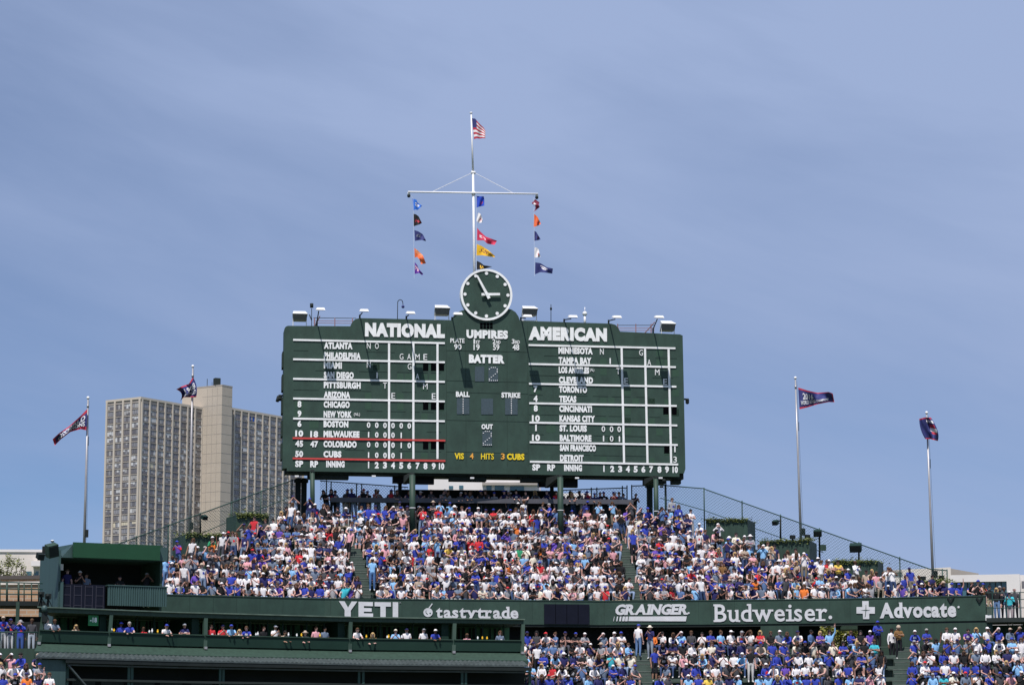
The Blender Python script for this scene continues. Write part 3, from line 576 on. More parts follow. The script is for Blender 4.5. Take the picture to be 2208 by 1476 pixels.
for lb, xs, ys, xe in (('red pipe handrails beside the step over NATIONAL', 676, 703, 768), ('red pipe handrails beside the step over AMERICAN', 1330, 716, 1412)):
    m_ = MB()
    for h, mi in ((18, 0), (12, 1), (7, 1)):
        m_.tube(bq(xs, ys - h - (0 if xs < 1000 else -3), -1.6), bq(xe, ys - h + (1 if xs < 1000 else 3), -1.6), .018, .018, 6, mi)
    for x in (xs + 2, (xs + xe) / 2, xe - 8): m_.tube(bq(x, ys + 3, -1.6), bq(x, ys - 18, -1.6), .03, .03, 6, 1)
    m_.tube(bq(xs + (2 if xs < 1000 else 60), ys + 2, -1.4), bq(xs + (14 if xs < 1000 else 82), ys - 22, -1.0), .035, .03, 6, 1)
    solo('pipe_rail', m_, [M['under'], M['rust']], lb, 'railing')
for x, y, lb in ((604, 856, 'dark camera bracketed on the scoreboard edge facing the tower block'), (1482, 864, 'small dark camera on the scoreboard edge facing open sky')):
    m_ = MB(); a, z = B.px(x, y, -.6); s_ = -1 if x < 1000 else 1
    m_.tube(B.pt(a - s_ * .25, -.6, z + .1), B.pt(a, -.6, z + .1), .05, .05, 8); m_.ball(B.pt(a, -.6, z - .08), .14 if s_ < 0 else .11, 12, 8); m_.tube(B.pt(a, -.6, z + .14), B.pt(a, -.6, z), .09, .12, 10)
    if s_ < 0: m_.tube(B.pt(a - .1, -.6, z + .05), B.pt(a - .16, -.5, z - .25), .08, .1, 8)
    solo('camera', m_, M['iron'], lb, 'camera')
# posts carrying the board
POSTS = []
for x0, y0, x1, y1, w, d, mt, lb in ((673.5, 1017, 674, 1092, .13, .9, 'green', 'slim green post under the NATIONAL end of the scoreboard'), (889, 1023, 889.5, 1132, .16, 3.9, 'green', 'thick green post under the NATIONAL side with rusty bracket'),
    (1208, 1028, 1209.5, 1146, .16, 4.6, 'green', 'thick green post under the AMERICAN side of the board'), (1414, 1030, 1416, 1126, .135, 3.0, 'green', 'green post under the AMERICAN end of the scoreboard')):
    o = thing('support_post', bq(x1, y1 + 20, d), lb, 'post', 'green posts under the scoreboard')
    m_ = MB(); top = bq(x0, y0, d); m_.tube(bq(x1, y1 + 25, d), top, w, w, 16); part('shaft', m_, M[mt], o); POSTS.append((top.x, top.y))
    m_ = MB(); k = bq((x0 + x1) / 2, y0 + 72, d); m_.tube(k + Vector((0, 0, -.02)), k + Vector((0, 0, .03)), w + .012, w + .012, 16); part('white_band', m_, M['letter'], o)
    m_ = MB(); a_ = B.px(x0, y0, d)[0]; zc_ = top.z; m_.hexa([B.pt(a_ - .1, d + .15, zc_), B.pt(a_ + .1, d + .15, zc_), B.pt(a_ + .1, -.6, min(zc_, 21.2) - .05), B.pt(a_ - .1, -.6, min(zc_, 21.2) - .05)], [B.pt(a_ - .1, d + .15, zc_ + .12), B.pt(a_ + .1, d + .15, zc_ + .12), B.pt(a_ + .1, -.6, 21.41), B.pt(a_ - .1, -.6, 21.41)]); part('bracket', m_, M['under'], o)
for x, lb in ((642, 'first black steel column under the scoreboard edge near the tower block'), (655, 'second black steel column behind the slim green post'), (1401, 'black steel column behind the green post at the AMERICAN end'), (862, 'thin black rear column behind the thick green post'), (1190, 'black rear column behind the thick AMERICAN side post')):
    m_ = MB(); w = .15 if x in (642, 655, 1401) else .1; a, z0 = B.px(x, 1100, -2.4); m_.fbox(B, a - w, a + w, -2.4 - w, -2.4 + w, z0 - 1.0, 21.4); m_.fbox(B, a - w * 1.5, a + w * 1.5, -2.4 - w * 1.5, -2.4 + w * 1.5, 21.15, 21.33)
    solo('steel_column', m_, M['iron'], lb, 'column', 'black columns under the scoreboard')
for x0, x1, y0, y1, lb in ((847, 888, 1022, 1041, 'dark navy equipment box hung between columns under the NATIONAL side'), (893, 936, 1020, 1043, 'dark navy equipment box hung just past the thick green NATIONAL post'), (1161, 1203, 1028, 1049, 'dark navy equipment box hung before the thick green AMERICAN post'), (1214, 1246, 1030, 1050, 'dark navy equipment box hung beyond the thick green AMERICAN post')):
    m_ = MB(); a0, z1 = B.px(x0, y0, -1.6); a1, z0 = B.px(x1, y1, -1.6); m_.fbox(B, a0, a1, -2.0, -1.6, z0, z1); m_.fbox(B, a0 + .06, a1 - .06, -1.6, -1.56, z0 + .06, z1 - .06)
    solo('hanging_screen', m_, M['navy'], lb, 'screen', 'dark screens under the scoreboard')

# ------------------------------------------------------------------ bleacher geometry: everything follows the gently curved front line
KN = [(-400, 127.0), (345, 131.8), (700, 135.1), (1135, 136.4), (1290, 137.0), (1520, 136.5), (1820, 135.2), (2125, 132.9), (2500, 130.0)]
KX = [P(px, 1300, Y).x for px, Y in KN]; KY = [Y for _, Y in KN]
Yb = lambda X: float(np.interp(X, KX, KY))
def at_row(px, py, off):
    """world point of a photograph pixel on the curved row that lies off behind the front line"""
    Y = 136.0 + off
    for _ in range(4): q = P(px, py, Y); Y = Yb(q.x) + off
    return P(px, py, Y)
SIGN = []
for (pa, Ya), (pb, Y_b) in zip(KN[1:7], KN[2:8]):
    A = P(pa, 1300, Ya); Bq = P(pb, 1300, Y_b); SIGN.append((pa, pb, Frame(pa, 1300, Ya, math.degrees(math.atan2(Bq.y - A.y, Bq.x - A.x))), math.hypot(Bq.x - A.x, Bq.y - A.y)))
ZT, ZB = 13.66, P(1290, 1346.5, 137).z
sign = thing('sign_wall', SIGN[2][2].pt(0, 0, ZB), 'long dark green outfield sign wall with white advertising lettering', 'sign')
m_ = MB()
for pa, pb, fr, ln in SIGN: m_.fbox(fr, -.02 if pa > 345 else 0, ln + .005, -.25, 0, ZB, ZT)
part('wall_panel', m_, M['board'], sign)
m_ = MB()
for pa, pb, fr, ln in SIGN: m_.fbox(fr, 0, ln, -.4, -.05, ZB - .12, ZB - .005)
part('bottom_beam', m_, M['under'], sign)
m_ = MB(); rn = random.Random(31)
for pa, pb, fr, ln in SIGN:
    a = .3
    while a < ln: m_.fbox(fr, a, a + .012, 0, .006, ZB + .02, ZT - .02); a += rn.choice((1.22, 1.22, 2.44))
part('panel_seam', m_, M['seam'], sign)
m_ = MB()
for pa, pb, fr, ln in SIGN: m_.fbox(fr, -.02 if pa > 345 else 0, ln, -.27, .03, ZT + .002, ZT + .05)
part('top_cap', m_, M['green'], sign)
fr = SIGN[1][2]
m_ = MB()
def poly(mbx, fr, pts, d=0.0, th=.04, m=0): 
    q = [fr.pt(a, d, z) for a, z in (fr.px(x, y, d) for x, y in pts)]; mbx.prism(q[::-1], fr.n * th, m)
yz = lambda x, y: (700 + x / 5.018, 1280 + y / 5.018)
for pts in (((153, 75), (215, 77), (253, 145), (292, 79), (352, 80), (282, 178), (282, 290), (216, 288), (216, 172)), ((366, 82), (522, 86), (522, 130), (424, 128), (424, 150), (508, 152), (508, 190), (424, 188), (424, 205), (366, 203)),
            ((540, 86), (717, 88), (717, 135), (660, 134), (660, 290), (603, 288), (603, 133), (540, 131)), ((736, 86), (795, 87), (795, 292), (736, 290)), ((366, 203), (424, 205), (424, 207), (524, 209), (524, 288), (366, 286))): poly(m_, fr, [yz(*p) for p in pts])
write(m_, fr, 'TM', 861, 1298, 864, 1300, 0, 0, 0, .04)
part('lettering', m_, M['letter'], sign, 'big blocky white letters YETI half hidden by a roof edge')
m_ = MB(); serif(m_, fr, 'tastytrade', 940, 1306.5, 1117.5, 1331, .03, 0, 0, .04, gap=.06, ht=.12)
c = [yz(1118 + 50 * math.cos(t), 198 + 48 * math.sin(t)) for t in np.linspace(0, 2 * math.pi, 24, endpoint=False)]; poly(m_, fr, c)
poly(m_, fr, [yz(*p) for p in ((1122, 150), (1160, 100), (1168, 106), (1136, 152))], .005)
part('lettering', m_, M['letter'], sign, 'white slab serif lettering with round cherry emblem')
m_ = MB(); c = [yz(1126 + 34 * math.cos(t), 190 + 32 * math.sin(t)) for t in np.linspace(math.pi * .6, math.pi * 1.15, 8)] + [yz(1126 + 28 * math.cos(t), 188 + 26 * math.sin(t)) for t in np.linspace(math.pi * 1.15, math.pi * .6, 8)]; poly(m_, fr, c, .042, .006)
c = [yz(1142 + 9 * math.cos(t), 206 + 7 * math.sin(t)) for t in np.linspace(0, 2 * math.pi, 10, endpoint=False)]; poly(m_, fr, c, .042, .006); part('emblem_mark', m_, M['board'], sign)
fr = SIGN[2][2]
m_ = MB(); a0, z1 = fr.px(1173, 1301.5); a1, z0 = fr.px(1270.5, 1344); m_.fbox(fr, a0, a1, 0, .06, z0 - .03, z1); vs = part('video_screen', m_, M['navy'], sign)
m_ = MB(); 
for k in range(1, 4): x = a0 + (a1 - a0) * k / 4; m_.fbox(fr, x - .012, x + .012, .06, .066, z0, z1)
part('panel_seam', m_, M['black'], vs)
fr = SIGN[3][2]
m_ = MB(); gz = lambda x, y: (1100 + x / 3.68, 1120 + y / 3.68)
serif(m_, fr, 'GRAINGER', 1325, 1301.5, 1482, 1323, .05, 0, 0, .04, shear=.22, gap=.02, ht=.13)
poly(m_, fr, [gz(*p) for p in ((945, 766), (1402, 764), (1394, 804), (938, 802))])
for i, w in enumerate((4, 9, 14, 19, 21)):
    x = 825 + i * 23; poly(m_, fr, [gz(*p) for p in ((x, 766), (x + w, 766), (x + w - 6, 803), (x - 6, 803))])
poly(m_, fr, [gz(1417 + 8 * math.cos(t), 738 + 8 * math.sin(t)) for t in np.linspace(0, 6.28, 8, endpoint=False)])
part('lettering', m_, M['letter'], sign, 'white italic slab lettering underlined by a fading bar')
fr = SIGN[4][2]; m_ = MB(); serif(m_, fr, 'Budweiser', 1541, 1300.5, 1784, 1338, .014, 0, 0, .04, gap=.10, ht=.075)
poly(m_, fr, [(1790.5 + 4 * math.cos(t), 1330 + 4 * math.sin(t)) for t in np.linspace(0, 6.28, 12, endpoint=False)]); part('lettering', m_, M['letter'], sign, 'white serif lettering beginning with a capital B')
fr = SIGN[5][2]; m_ = MB(); az = lambda x, y: (1820 + x / 6.9, 1280 + y / 6.9)
for pts in (((272, 103), (368, 103), (368, 190), (460, 192), (460, 290), (376, 290), (376, 370), (285, 370), (282, 290), (187, 288), (187, 192), (274, 190)),): poly(m_, fr, [az(*p) for p in pts])
serif(m_, fr, 'Advocate', 1897.5, 1297, 2062, 1328.5, .045, 0, 0, .04, gap=.02, ht=.04)
poly(m_, fr, [az(1705 + 17 * math.cos(t), 192 + 17 * math.sin(t)) for t in np.linspace(0, 6.28, 10, endpoint=False)]); part('lettering', m_, M['letter'], sign, 'white cross emblem with white lettering')
m_ = MB(); poly(m_, fr, [az(*p) for p in ((322, 160), (330, 160), (330, 232), (390, 238), (330, 246), (320, 330), (308, 348), (314, 300), (320, 246), (250, 240), (320, 232))], .042, .006); part('emblem_mark', m_, M['board'], sign)
m_ = MB()
for x in (2050, 2112): poly(m_, fr, [(x - 8, 1287), (x - 5, 1286), (x, 1293), (x + 5, 1285), (x + 8, 1286), (x + 1, 1299), (x - 1, 1299)], .03, .05)
part('hanging_strap', m_, M['iron'], sign)
m_ = MB(); a0, z1 = fr.px(2125.5, 1325); a1, z0 = fr.px(2138.5, 1337); m_.fbox(fr, a0, a1, -.2, .1, z0, z1); solo('junction_box', m_, M['lampw'], 'white box fixed at the end of the long green sign wall', 'box')

# upper stand
NOSE = mat('worn_step_edge', (.17, .19, .17), .8, .3, 4)
RUN, RISE = 0.80, 0.485
SEAT0 = P(1104, 1265, 138).z - .84
LIM = [(360, 2128), (361, 2010), (363, 1890), (368, 1795), (386, 1725), (455, 1655), (488, 1605), (520, 1545), (568, 1522), (604, 1505), (640, 1445)]
HY = [1262 - 17.5 * k for k in range(11)]
AIS = lambda k: [(795 - 4.1 * k, 13.5), (1380 - 5.0 * k, 12.5)]      # aisle centre in pixels, half width
upper = thing('upper_bleachers', Vector((2, 142, 12.3)), 'steep upper bleacher stand packed with spectators above the sign wall', 'bleachers')
def strip(mbx, x0, x1, o0, o1, z0, z1, m=0, seg=2.0):
    n = max(1, int((x1 - x0) / seg))
    for i in range(n):
        a = x0 + (x1 - x0) * i / n; b = x0 + (x1 - x0) * (i + 1) / n
        q = [(a, Yb(a) + o0), (b, Yb(b) + o0), (b, Yb(b) + o1), (a, Yb(a) + o1)]
        mbx.hexa([Vector((x, y, z0)) for x, y in q], [Vector((x, y, z1)) for x, y in q], m)
t_mb, b_mb = MB(), MB(); AI = [(MB(), MB()), (MB(), MB())]
for k in range(11):
    off = 1.0 + RUN * k; zf = SEAT0 + RISE * k - .45
    xl = at_row(LIM[k][0] - 8, HY[k], off).x; xr = at_row(LIM[k][1] + 8, HY[k], off).x
    strip(t_mb, xl, xr, off - .6, off + .2 - .003, zf - .75, zf)
    cuts = []
    for (c, h), (s_mb, n_mb) in zip(AIS(k), AI):
        xa = at_row(c - h, HY[k] + 25, off).x; xb = at_row(c + h, HY[k] + 25, off).x; cuts.append((xa, xb))
        q = 5
        strip(s_mb, xa, xb, off - .6, off - .2, zf + .004, zf + .16); strip(s_mb, xa, xb, off - .2, off + .2, zf + .004, zf + .32); strip(n_mb, xa, xb, off - .615, off - .54, zf + .164, zf + .185); strip(n_mb, xa, xb, off - .215, off - .14, zf + .324, zf + .345)
    xs = [xl] + [v for c in cuts for v in c] + [xr]
    for i in range(0, len(xs), 2):
        if xs[i + 1] > xs[i]: strip(b_mb, xs[i], xs[i + 1], off - .12, off + .16, zf + .40, zf + .45)
part('terrace', t_mb, M['step'], upper); part('bench', b_mb, M['step'], upper)
for s_mb, n_mb in AI: a_ = part('aisle_stairs', s_mb, M['step'], upper); part('step_edge', n_mb, NOSE, a_)

ZF10 = SEAT0 + RISE * 10 - .45
# covered deck behind the top row, under the board
DK = P(1104, 1062, 149.6).z - 1.62
deck = thing('viewing_deck', Vector((-1.5, 150, ZF10)), 'shaded standing deck with counter rail under the scoreboard', 'deck')
x0, x1 = P(690, 1070, 149).x, P(1396, 1070, 149).x
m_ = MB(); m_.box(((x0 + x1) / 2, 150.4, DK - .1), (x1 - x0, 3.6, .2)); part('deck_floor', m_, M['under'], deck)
CF = Frame(1044, 1078, 148.7, 4.2); zc = P(1044, 1079, 148.7).z
m_ = MB(); m_.fbox(CF, CF.px(714, 1075)[0], CF.px(1366, 1080)[0], -.35, 0, zc - .13, zc + .13); part('counter', m_, mat('counter_grey', (.085, .085, .10), .5, .15, 2), deck)
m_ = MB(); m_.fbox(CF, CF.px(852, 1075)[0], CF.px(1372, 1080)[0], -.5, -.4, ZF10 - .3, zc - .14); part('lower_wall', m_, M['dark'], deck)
for i in range(17): m_ = MB(); a = CF.px(716 + i * 40.5, 1078)[0]; m_.fbox(CF, a - .02, a + .02, -.3, -.26, DK, zc - .13); part('counter_leg', m_, M['iron'], deck)
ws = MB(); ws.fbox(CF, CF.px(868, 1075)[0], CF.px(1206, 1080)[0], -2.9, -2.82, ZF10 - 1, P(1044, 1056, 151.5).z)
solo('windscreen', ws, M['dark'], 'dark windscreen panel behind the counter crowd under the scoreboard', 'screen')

# lower stand
LRUN = .78; L0 = 0.95
SL0 = P(1290, 1366.5, 137 - L0).z - .74
LR = (P(1290, 1366.5, 137 - L0).z - P(1290, 1389.3, 137 - L0 - LRUN).z)
lower = thing('lower_bleachers', Vector((13, 134, SL0 - 4)), 'lower bleacher stand full of seated fans below the sign wall', 'bleachers')
LAIS = lambda j: [(1387 + 2.4 * (j - 2), 16.5), (1942 - 1.5 * (j - 2), 17.5)]
t_mb, b_mb = MB(), MB(); AI = [(MB(), MB()), (MB(), MB())]
for j in range(9):
    off = -L0 - LRUN * j; zf = SL0 - LR * j - .45; hy = 1366.5 + 22.8 * j
    xl = at_row(1112, hy, off).x; xr = at_row(2250, hy, off).x
    strip(t_mb, xl, xr, off - .58, off + .2 - .003, zf - .9, zf); cuts = []
    for (c, h), (s_mb, n_mb) in zip(LAIS(j), AI):
        xa = at_row(c - h, hy + 30, off).x; xb = at_row(c + h, hy + 30, off).x; cuts.append((xa, xb))
        strip(s_mb, xa, xb, off - .58, off - .2, zf + .004, zf + .17); strip(s_mb, xa, xb, off - .2, off + .2, zf + .004, zf + .36); strip(n_mb, xa, xb, off - .595, off - .52, zf + .174, zf + .195); strip(n_mb, xa, xb, off - .215, off - .14, zf + .364, zf + .385)
    xs = [xl] + [v for c in cuts for v in c] + [xr]
    for i in range(0, len(xs), 2): strip(b_mb, xs[i], xs[i + 1], off - .12, off + .16, zf + .40, zf + .45)
part('terrace', t_mb, M['step'], lower); part('bench', b_mb, M['step'], lower)
for s_mb, n_mb in AI: a_ = part('aisle_stairs', s_mb, M['step'], lower); part('step_edge', n_mb, NOSE, a_)

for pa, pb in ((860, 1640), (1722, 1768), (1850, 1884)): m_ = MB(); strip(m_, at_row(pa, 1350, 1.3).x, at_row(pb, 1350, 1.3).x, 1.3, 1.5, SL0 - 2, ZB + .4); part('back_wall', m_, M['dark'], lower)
for pa, pb in ((1640, 1722), (1884, 2140)): m_ = MB(); strip(m_, at_row(pa, 1350, .02).x, at_row(pb, 1350, .02).x, -.02, .12, SL0 - 2, ZB - .10); part('green_wall', m_, M['green'], lower)
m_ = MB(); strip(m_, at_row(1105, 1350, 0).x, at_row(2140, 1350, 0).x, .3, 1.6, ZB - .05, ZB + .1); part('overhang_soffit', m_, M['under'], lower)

# chain link fences
def chain_fence(label, top, posts, hb, rail=None):
    o = thing('chain_link_fence', Vector(top[0]) - Vector((0, 0, hb)), label, 'fence')
    m_ = MB(); m_.path(top, .03, 6); part('top_rail', m_, M['fence'], o)
    if rail: m_ = MB(); m_.path(rail, .022, 6); part('lower_rail', m_, M['fence'], o)
    for p in posts: m_ = MB(); m_.tube(Vector(p) + Vector((0, 0, .06)), Vector(p) - Vector((0, 0, hb)), .035, .035, 8); part('fence_post', m_, M['fence'], o)
    m_ = MB(); sp = .17
    for a, b in zip(top, top[1:]):
        a = Vector(a); b = Vector(b); Lh = math.hypot(b.x - a.x, b.y - a.y); n = int((Lh + hb) / sp)
        for s_ in (1, -1):
            for i in range(n):
                t0 = i * sp - (hb if s_ < 0 else 0); pts = []
                u0, w0, u1, w1 = (t0, 0, t0 - hb, hb) if s_ > 0 else (t0, 0, t0 + hb, hb)
                lo, hi = 0.0, 1.0
                du = u1 - u0
                k0, k1 = (0 - u0) / du, (Lh - u0) / du
                lo = max(0, min(k0, k1)); hi = min(1, max(k0, k1))
                if hi - lo < .02: continue
                q = [a + (b - a) * ((u0 + du * k) / Lh) - Vector((0, 0, hb * k)) for k in (lo, hi)]
                m_.tube(q[0], q[1], .008, .008, 3, 0, False)
    part('mesh', m_, M['fence'], o)
tp = [P(1362, 1047, 150.2), P(1425, 1045, 150), P(1516, 1052.5, 149.5), P(2005, 1226, 143), P(2042, 1229, 142.3)]
chain_fence('dark green chain link fence sloping down away from the AMERICAN side', tp, [P(1362, 1047, 150.2)] + [P(x, y, Y) for x, y, Y in ((1434, 1045.5, 149.9), (1518, 1053, 149.4), (1600, 1081, 148.4), (1683, 1110.5, 147.3), (1767, 1140, 146.2), (1852, 1170, 145.1), (1940, 1202, 143.9), (2032, 1228, 142.4), (2042, 1229, 142.3))], 2.4,
            [P(1424, 1073, 149.6), P(1517, 1099, 149.3), P(1556, 1113, 148.8), P(1683, 1158, 147.2), P(1775, 1190, 146)])
tp = [P(255, 1172, 141.5), P(563, 1059, 147.6), P(632, 1034, 149.2)]
chain_fence('dark green chain link fence climbing in front of the tower block', tp, [P(x, y, Y) for x, y, Y in ((294, 1157, 142.3), (363, 1132, 143.6), (432, 1107, 145), (499, 1082.5, 146.3), (563, 1059, 147.6), (630, 1034.5, 149.2))], 2.4,
            [P(437, 1148, 145.0), P(495, 1123, 146.2), P(542, 1104, 147.2), P(634, 1068, 149.0)])
tp = [P(690, 1036, 152.2), P(705, 1037, 152.2), P(880, 1050, 152.4)]; chain_fence('chain link fence behind the shaded deck on the NATIONAL side', tp, [P(704, 1037, 152.2), P(714, 1039, 152.2), P(769, 1043, 152.3), P(780, 1044, 152.3), P(851, 1048, 152.4)], 2.2)
tp = [P(1212, 1056, 152.4), P(1352, 1051, 152.2)]; chain_fence('chain link fence behind the shaded deck on the AMERICAN side', tp, [P(1275, 1052.5, 152.3), P(1287, 1052.5, 152.3), P(1342, 1049, 152.2), P(1352, 1048, 152.2)], 2.2)

# ivy topped stepped walls
def leaves(mbx, pts, n, size, rn, m=0, droop=0.0):
    for _ in range(n):
        c = pts(rn); s = size * rn.uniform(.6, 1.3); a, b = rn.uniform(0, 6.28), rn.uniform(-1.2, 1.2)
        u = Vector((math.cos(a), math.sin(a), rn.uniform(-.5, .5))) * s; w = Vector((-math.sin(a) * math.cos(b), math.cos(a) * math.cos(b), math.sin(b))) * s * .7
        mbx.add([c - u, c + w * .8, c + u, c - w * .8], [(0, 1, 2, 3)], m)
def ivy_wall(px0, px1, py, off, yaw, depth, h, label, seed, bare=False):
    q = at_row((px0 + px1) / 2, py, off); f_ = Frame((px0 + px1) / 2, py, q.y, yaw); a0, z = f_.px(px0, py); a1, _ = f_.px(px1, py); z = f_.px((px0 + px1) / 2, py)[1]
    o = thing('ivy_wall', f_.pt((a0 + a1) / 2, 0, z - h), label, 'wall', 'stepped green walls topped with ivy')
    m_ = MB(); m_.fbox(f_, a0, a1, -depth, 0, z - h, z - .05); part('wall', m_, M['green'], o)
    m_ = MB(); rn = random.Random(seed); cl = [(rn.uniform(a0, a1), rn.uniform(-depth, 0.0), rn.uniform(.05, .22)) for _ in range(14)]
    def pt(r):
        if r.random() < .75: c = r.choice(cl); return f_.pt(c[0] + r.gauss(0, .22), min(.08, c[1] + r.gauss(0, .3)), z - .04 + abs(r.gauss(0, c[2] * .55)))
        return f_.pt(r.uniform(a0, a1), .05 + r.uniform(0, .06), z - abs(r.gauss(0, .11)))
    leaves(m_, pt, 1100, .055, rn); part('ivy', m_, M['ivy'], o); return f_, a0, a1, z
ivy_wall(1522, 1612, 1118, 8.0, -16, 2.2, 4.0, 'ivy topped green wall nearest the AMERICAN end of the scoreboard', 1)
ivy_wall(1638, 1745, 1163, 6.4, -16, 2.4, 4.0, 'ivy topped green wall at the foot of the flagpole right of the board', 2)
ivy_wall(1796, 1893, 1208, 4.8, -16, 2.0, 3.6, 'ivy topped green wall under the big dark loudspeaker', 3)
ivy_wall(1988, 2036, 1251, 3.0, -14, 1.6, 2.4, 'small ivy topped green wall at the foot of the farthest flagpole', 4)
ivy_wall(400, 488, 1151, 6.4, 22, 2.6, 4.4, 'ivy topped green wall at the foot of the pole before the tower block', 5)
ivy_wall(510, 580, 1108, 8.4, 22, 2.0, 4.4, 'ivy topped green wall just under the tower block core', 6)

# loudspeakers and spotlights along the fences
def speaker_post(nm, lb, cat, post, head, size, tilt, Y, extra=None):
    b0 = P(post[0], post[2], Y); t0 = P(post[0], post[1], Y); o = thing(nm, b0, lb, cat)
    m_ = MB(); m_.tube(b0, t0, .05, .05, 8); c = P(head[0], head[1], Y - .3); m_.tube(t0 + Vector((0, 0, -.1)), c, .03, .03, 6); part('post', m_, M['iron'], o)
    m_ = MB(); rot = Matrix.Rotation(tilt, 3, 'Z') @ Matrix.Rotation(R(22), 3, 'X'); m_.box(c, size, rot=rot); m_.box(c + rot @ Vector((0, -size[1] / 2 - .01, 0)), (size[0] * .86, .03, size[2] * .8), rot=rot, m=1); m_.box(c + rot @ Vector((0, size[1] / 2 + .05, 0)), (size[0] * .6, .12, size[2] * .6), rot=rot); part('head', m_, [M['greend'], M['iron']], o)
    if extra: m_ = MB(); m_.box(P(extra[0], extra[1], Y - .1), (.32, .25, .32), .2); part('control_box', m_, M['green'], o)
speaker_post('loudspeaker', 'big dark green loudspeaker on a post above the third ivy wall', 'loudspeaker', (1852, 1170, 1212), (1845, 1180), (.62, .5, .40), -.25, 144.5)
speaker_post('floodlight', 'dark floodlight on a post with control box, between fence posts', 'floodlight', (1767, 1143, 1205), (1763, 1149), (.44, .3, .34), -.2, 145.5, (1774, 1180))
speaker_post('spotlight', 'small black spotlight on the fence post beside the flagpole right of the board', 'spotlight', (1683, 1118, 1160), (1672, 1126), (.30, .3, .24), -.5, 146.5)
speaker_post('spotlight', 'small black spotlight on the fence before the tower block', 'spotlight', (432, 1110, 1150), (441, 1115), (.28, .3, .22), .5, 144.6)
m_ = MB(); c = P(1432, 1036, 148.5); m_.tube(P(1436, 1036, 148.6), P(1437, 1100, 148.6), .03, .03, 6); m_.ball(c, .12, 10, 7); m_.box(c + Vector((-.15, -.1, -.35)), (.2, .12, .1)); solo('lamp_post', m_, M['iron'], 'thin post with round dark lamp at the AMERICAN end of the board', 'lamp post')
for x, y, Y in ((1709, 1157, 143), (1741, 1156, 143), (1990, 1246, 140), (2030, 1244, 140)):
    m_ = MB(); c = P(x, y, Y); m_.box(c, (.26, .2, .2), .3); m_.box(c + Vector((0, 0, -.2)), (.08, .08, .25), .3); solo('uplight', m_, M['iron'], 'small dark uplight in the ivy, one of four around the flagpoles right of the board', 'uplight', 'uplights in the ivy')

# ------------------------------------------------------------------ balcony of boxes, lower front
SF = Curved([P(86, 1305, 120.0), P(380, 1316, 124.0), P(760, 1327, 127.9), P(1129, 1332, 129.9)], 24); LN = SF.cuts[-1]; SF.m[0] = Vector((0, -1.2, 0))
z_t = SF.px(86, 1305)[1]; z_f = SF.px(86, 1319.5)[1]; z_p = SF.px(300, 1366)[1]; z_q = SF.px(300, 1390)[1]; z_s = SF.px(300, 1409, .9)[1]; z_c = SF.px(300, 1421, 1.6)[1]
box = thing('balcony', SF.pt(LN / 2, -1, z_s - 3), 'long dark green balcony of open boxes with people at the counters', 'balcony')
m_ = MB(); m_.fbox(SF, -.05, LN, -4.2, 0, z_f + .02, z_t - .09); part('roof_beam', m_, M['green'], box)
m_ = MB(); m_.fbox(SF, -.1, LN + .05, -4.3, .1, z_t - .088, z_t - .035); part('roof_edge', m_, mat('roof_edge_pale', (.10, .14, .11), .5, .3, 2), box)
m_ = MB(); m_.fbox(SF, 0, LN, -3.2, -3.0, z_q - .4, z_f); part('back_wall', m_, mat('inner_green', (.05, .15, .075), .6, .2, 2), box)
m_ = MB(); rn = random.Random(5)
a = .4
while a < LN - .3:
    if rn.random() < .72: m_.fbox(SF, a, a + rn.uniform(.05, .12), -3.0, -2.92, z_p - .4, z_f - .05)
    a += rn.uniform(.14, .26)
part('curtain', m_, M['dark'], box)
BAY = [(86, 0), (234, 0), (438, 0), (751, 0), (975, 0), (1123, 0)]
bx = [SF.px(p, 1375)[0] for p, _ in BAY]
m_ = MB()
for i in range(5): m_.fbox(SF, bx[i] + .02, bx[i + 1] - .02, .02, .22, z_q, z_p)
part('parapet', m_, M['greend'], box)
m_ = MB()
for i in range(5): m_.fbox(SF, bx[i] + .04, bx[i + 1] - .04, -.03, .27, z_p + .003, z_p + .05)
part('counter', m_, M['green'], box)
for px in (305, 345, 378, 420, 475, 515, 552, 590, 622, 673, 710, 795, 830, 900, 925, 1035, 1050, 1095):
    m_ = MB(); a = SF.px(px, 1345)[0]; m_.fbox(SF, a - .035, a + .035, -.9, -.82, z_p, z_f); part('mullion', m_, M['greend'], box)
for i, b in enumerate(bx):
    m_ = MB(); b_ = min(max(b, .08), LN - .1); m_.hexa([SF.pt(b_ - .09, .30, z_q - .12), SF.pt(b_ + .09, .30, z_q - .12), SF.pt(b_ + .09, .12, z_q - .12), SF.pt(b_ - .09, .12, z_q - .12)], [SF.pt(b_ + x, d, z_f + .01) for x, d in ((.03, .02), (.21, .02), (.21, -.16), (.03, -.16))]); c_ = part('brace_post', m_, M['green'], box)
    m_ = MB(); m_.box(SF.pt(b_, .34, z_q - .06), (.13, .1, .12), SF.yaw); part('foot_cap', m_, M['steel'], c_)
    if 0 < i < 5: m_ = MB(); m_.fbox(SF, b_ - .45, b_ - .1, -3, -.3, z_q, z_f); part('partition', m_, M['greend'], box)
m_ = MB(); 
for u0, u1 in zip(SF.cuts, SF.cuts[1:]): m_.hexa([SF.pt(u0, .05, z_q - .3), SF.pt(u1, .05, z_q - .3), SF.pt(u1, .9, z_s - .3), SF.pt(u0, .9, z_s - .3)], [SF.pt(u0, .05, z_q - .005), SF.pt(u1, .05, z_q - .005), SF.pt(u1, .9, z_s), SF.pt(u0, .9, z_s)])
part('sloping_apron', m_, M['green'], box)
aL = SF.px(92, 1412)[0]; LN2 = SF.px(1146, 1430, 1.6)[0]; aD = SF.px(142, 1420, 1.6)[0]
m_ = MB(); nn_ = int((LN2 - aL) / .22); 
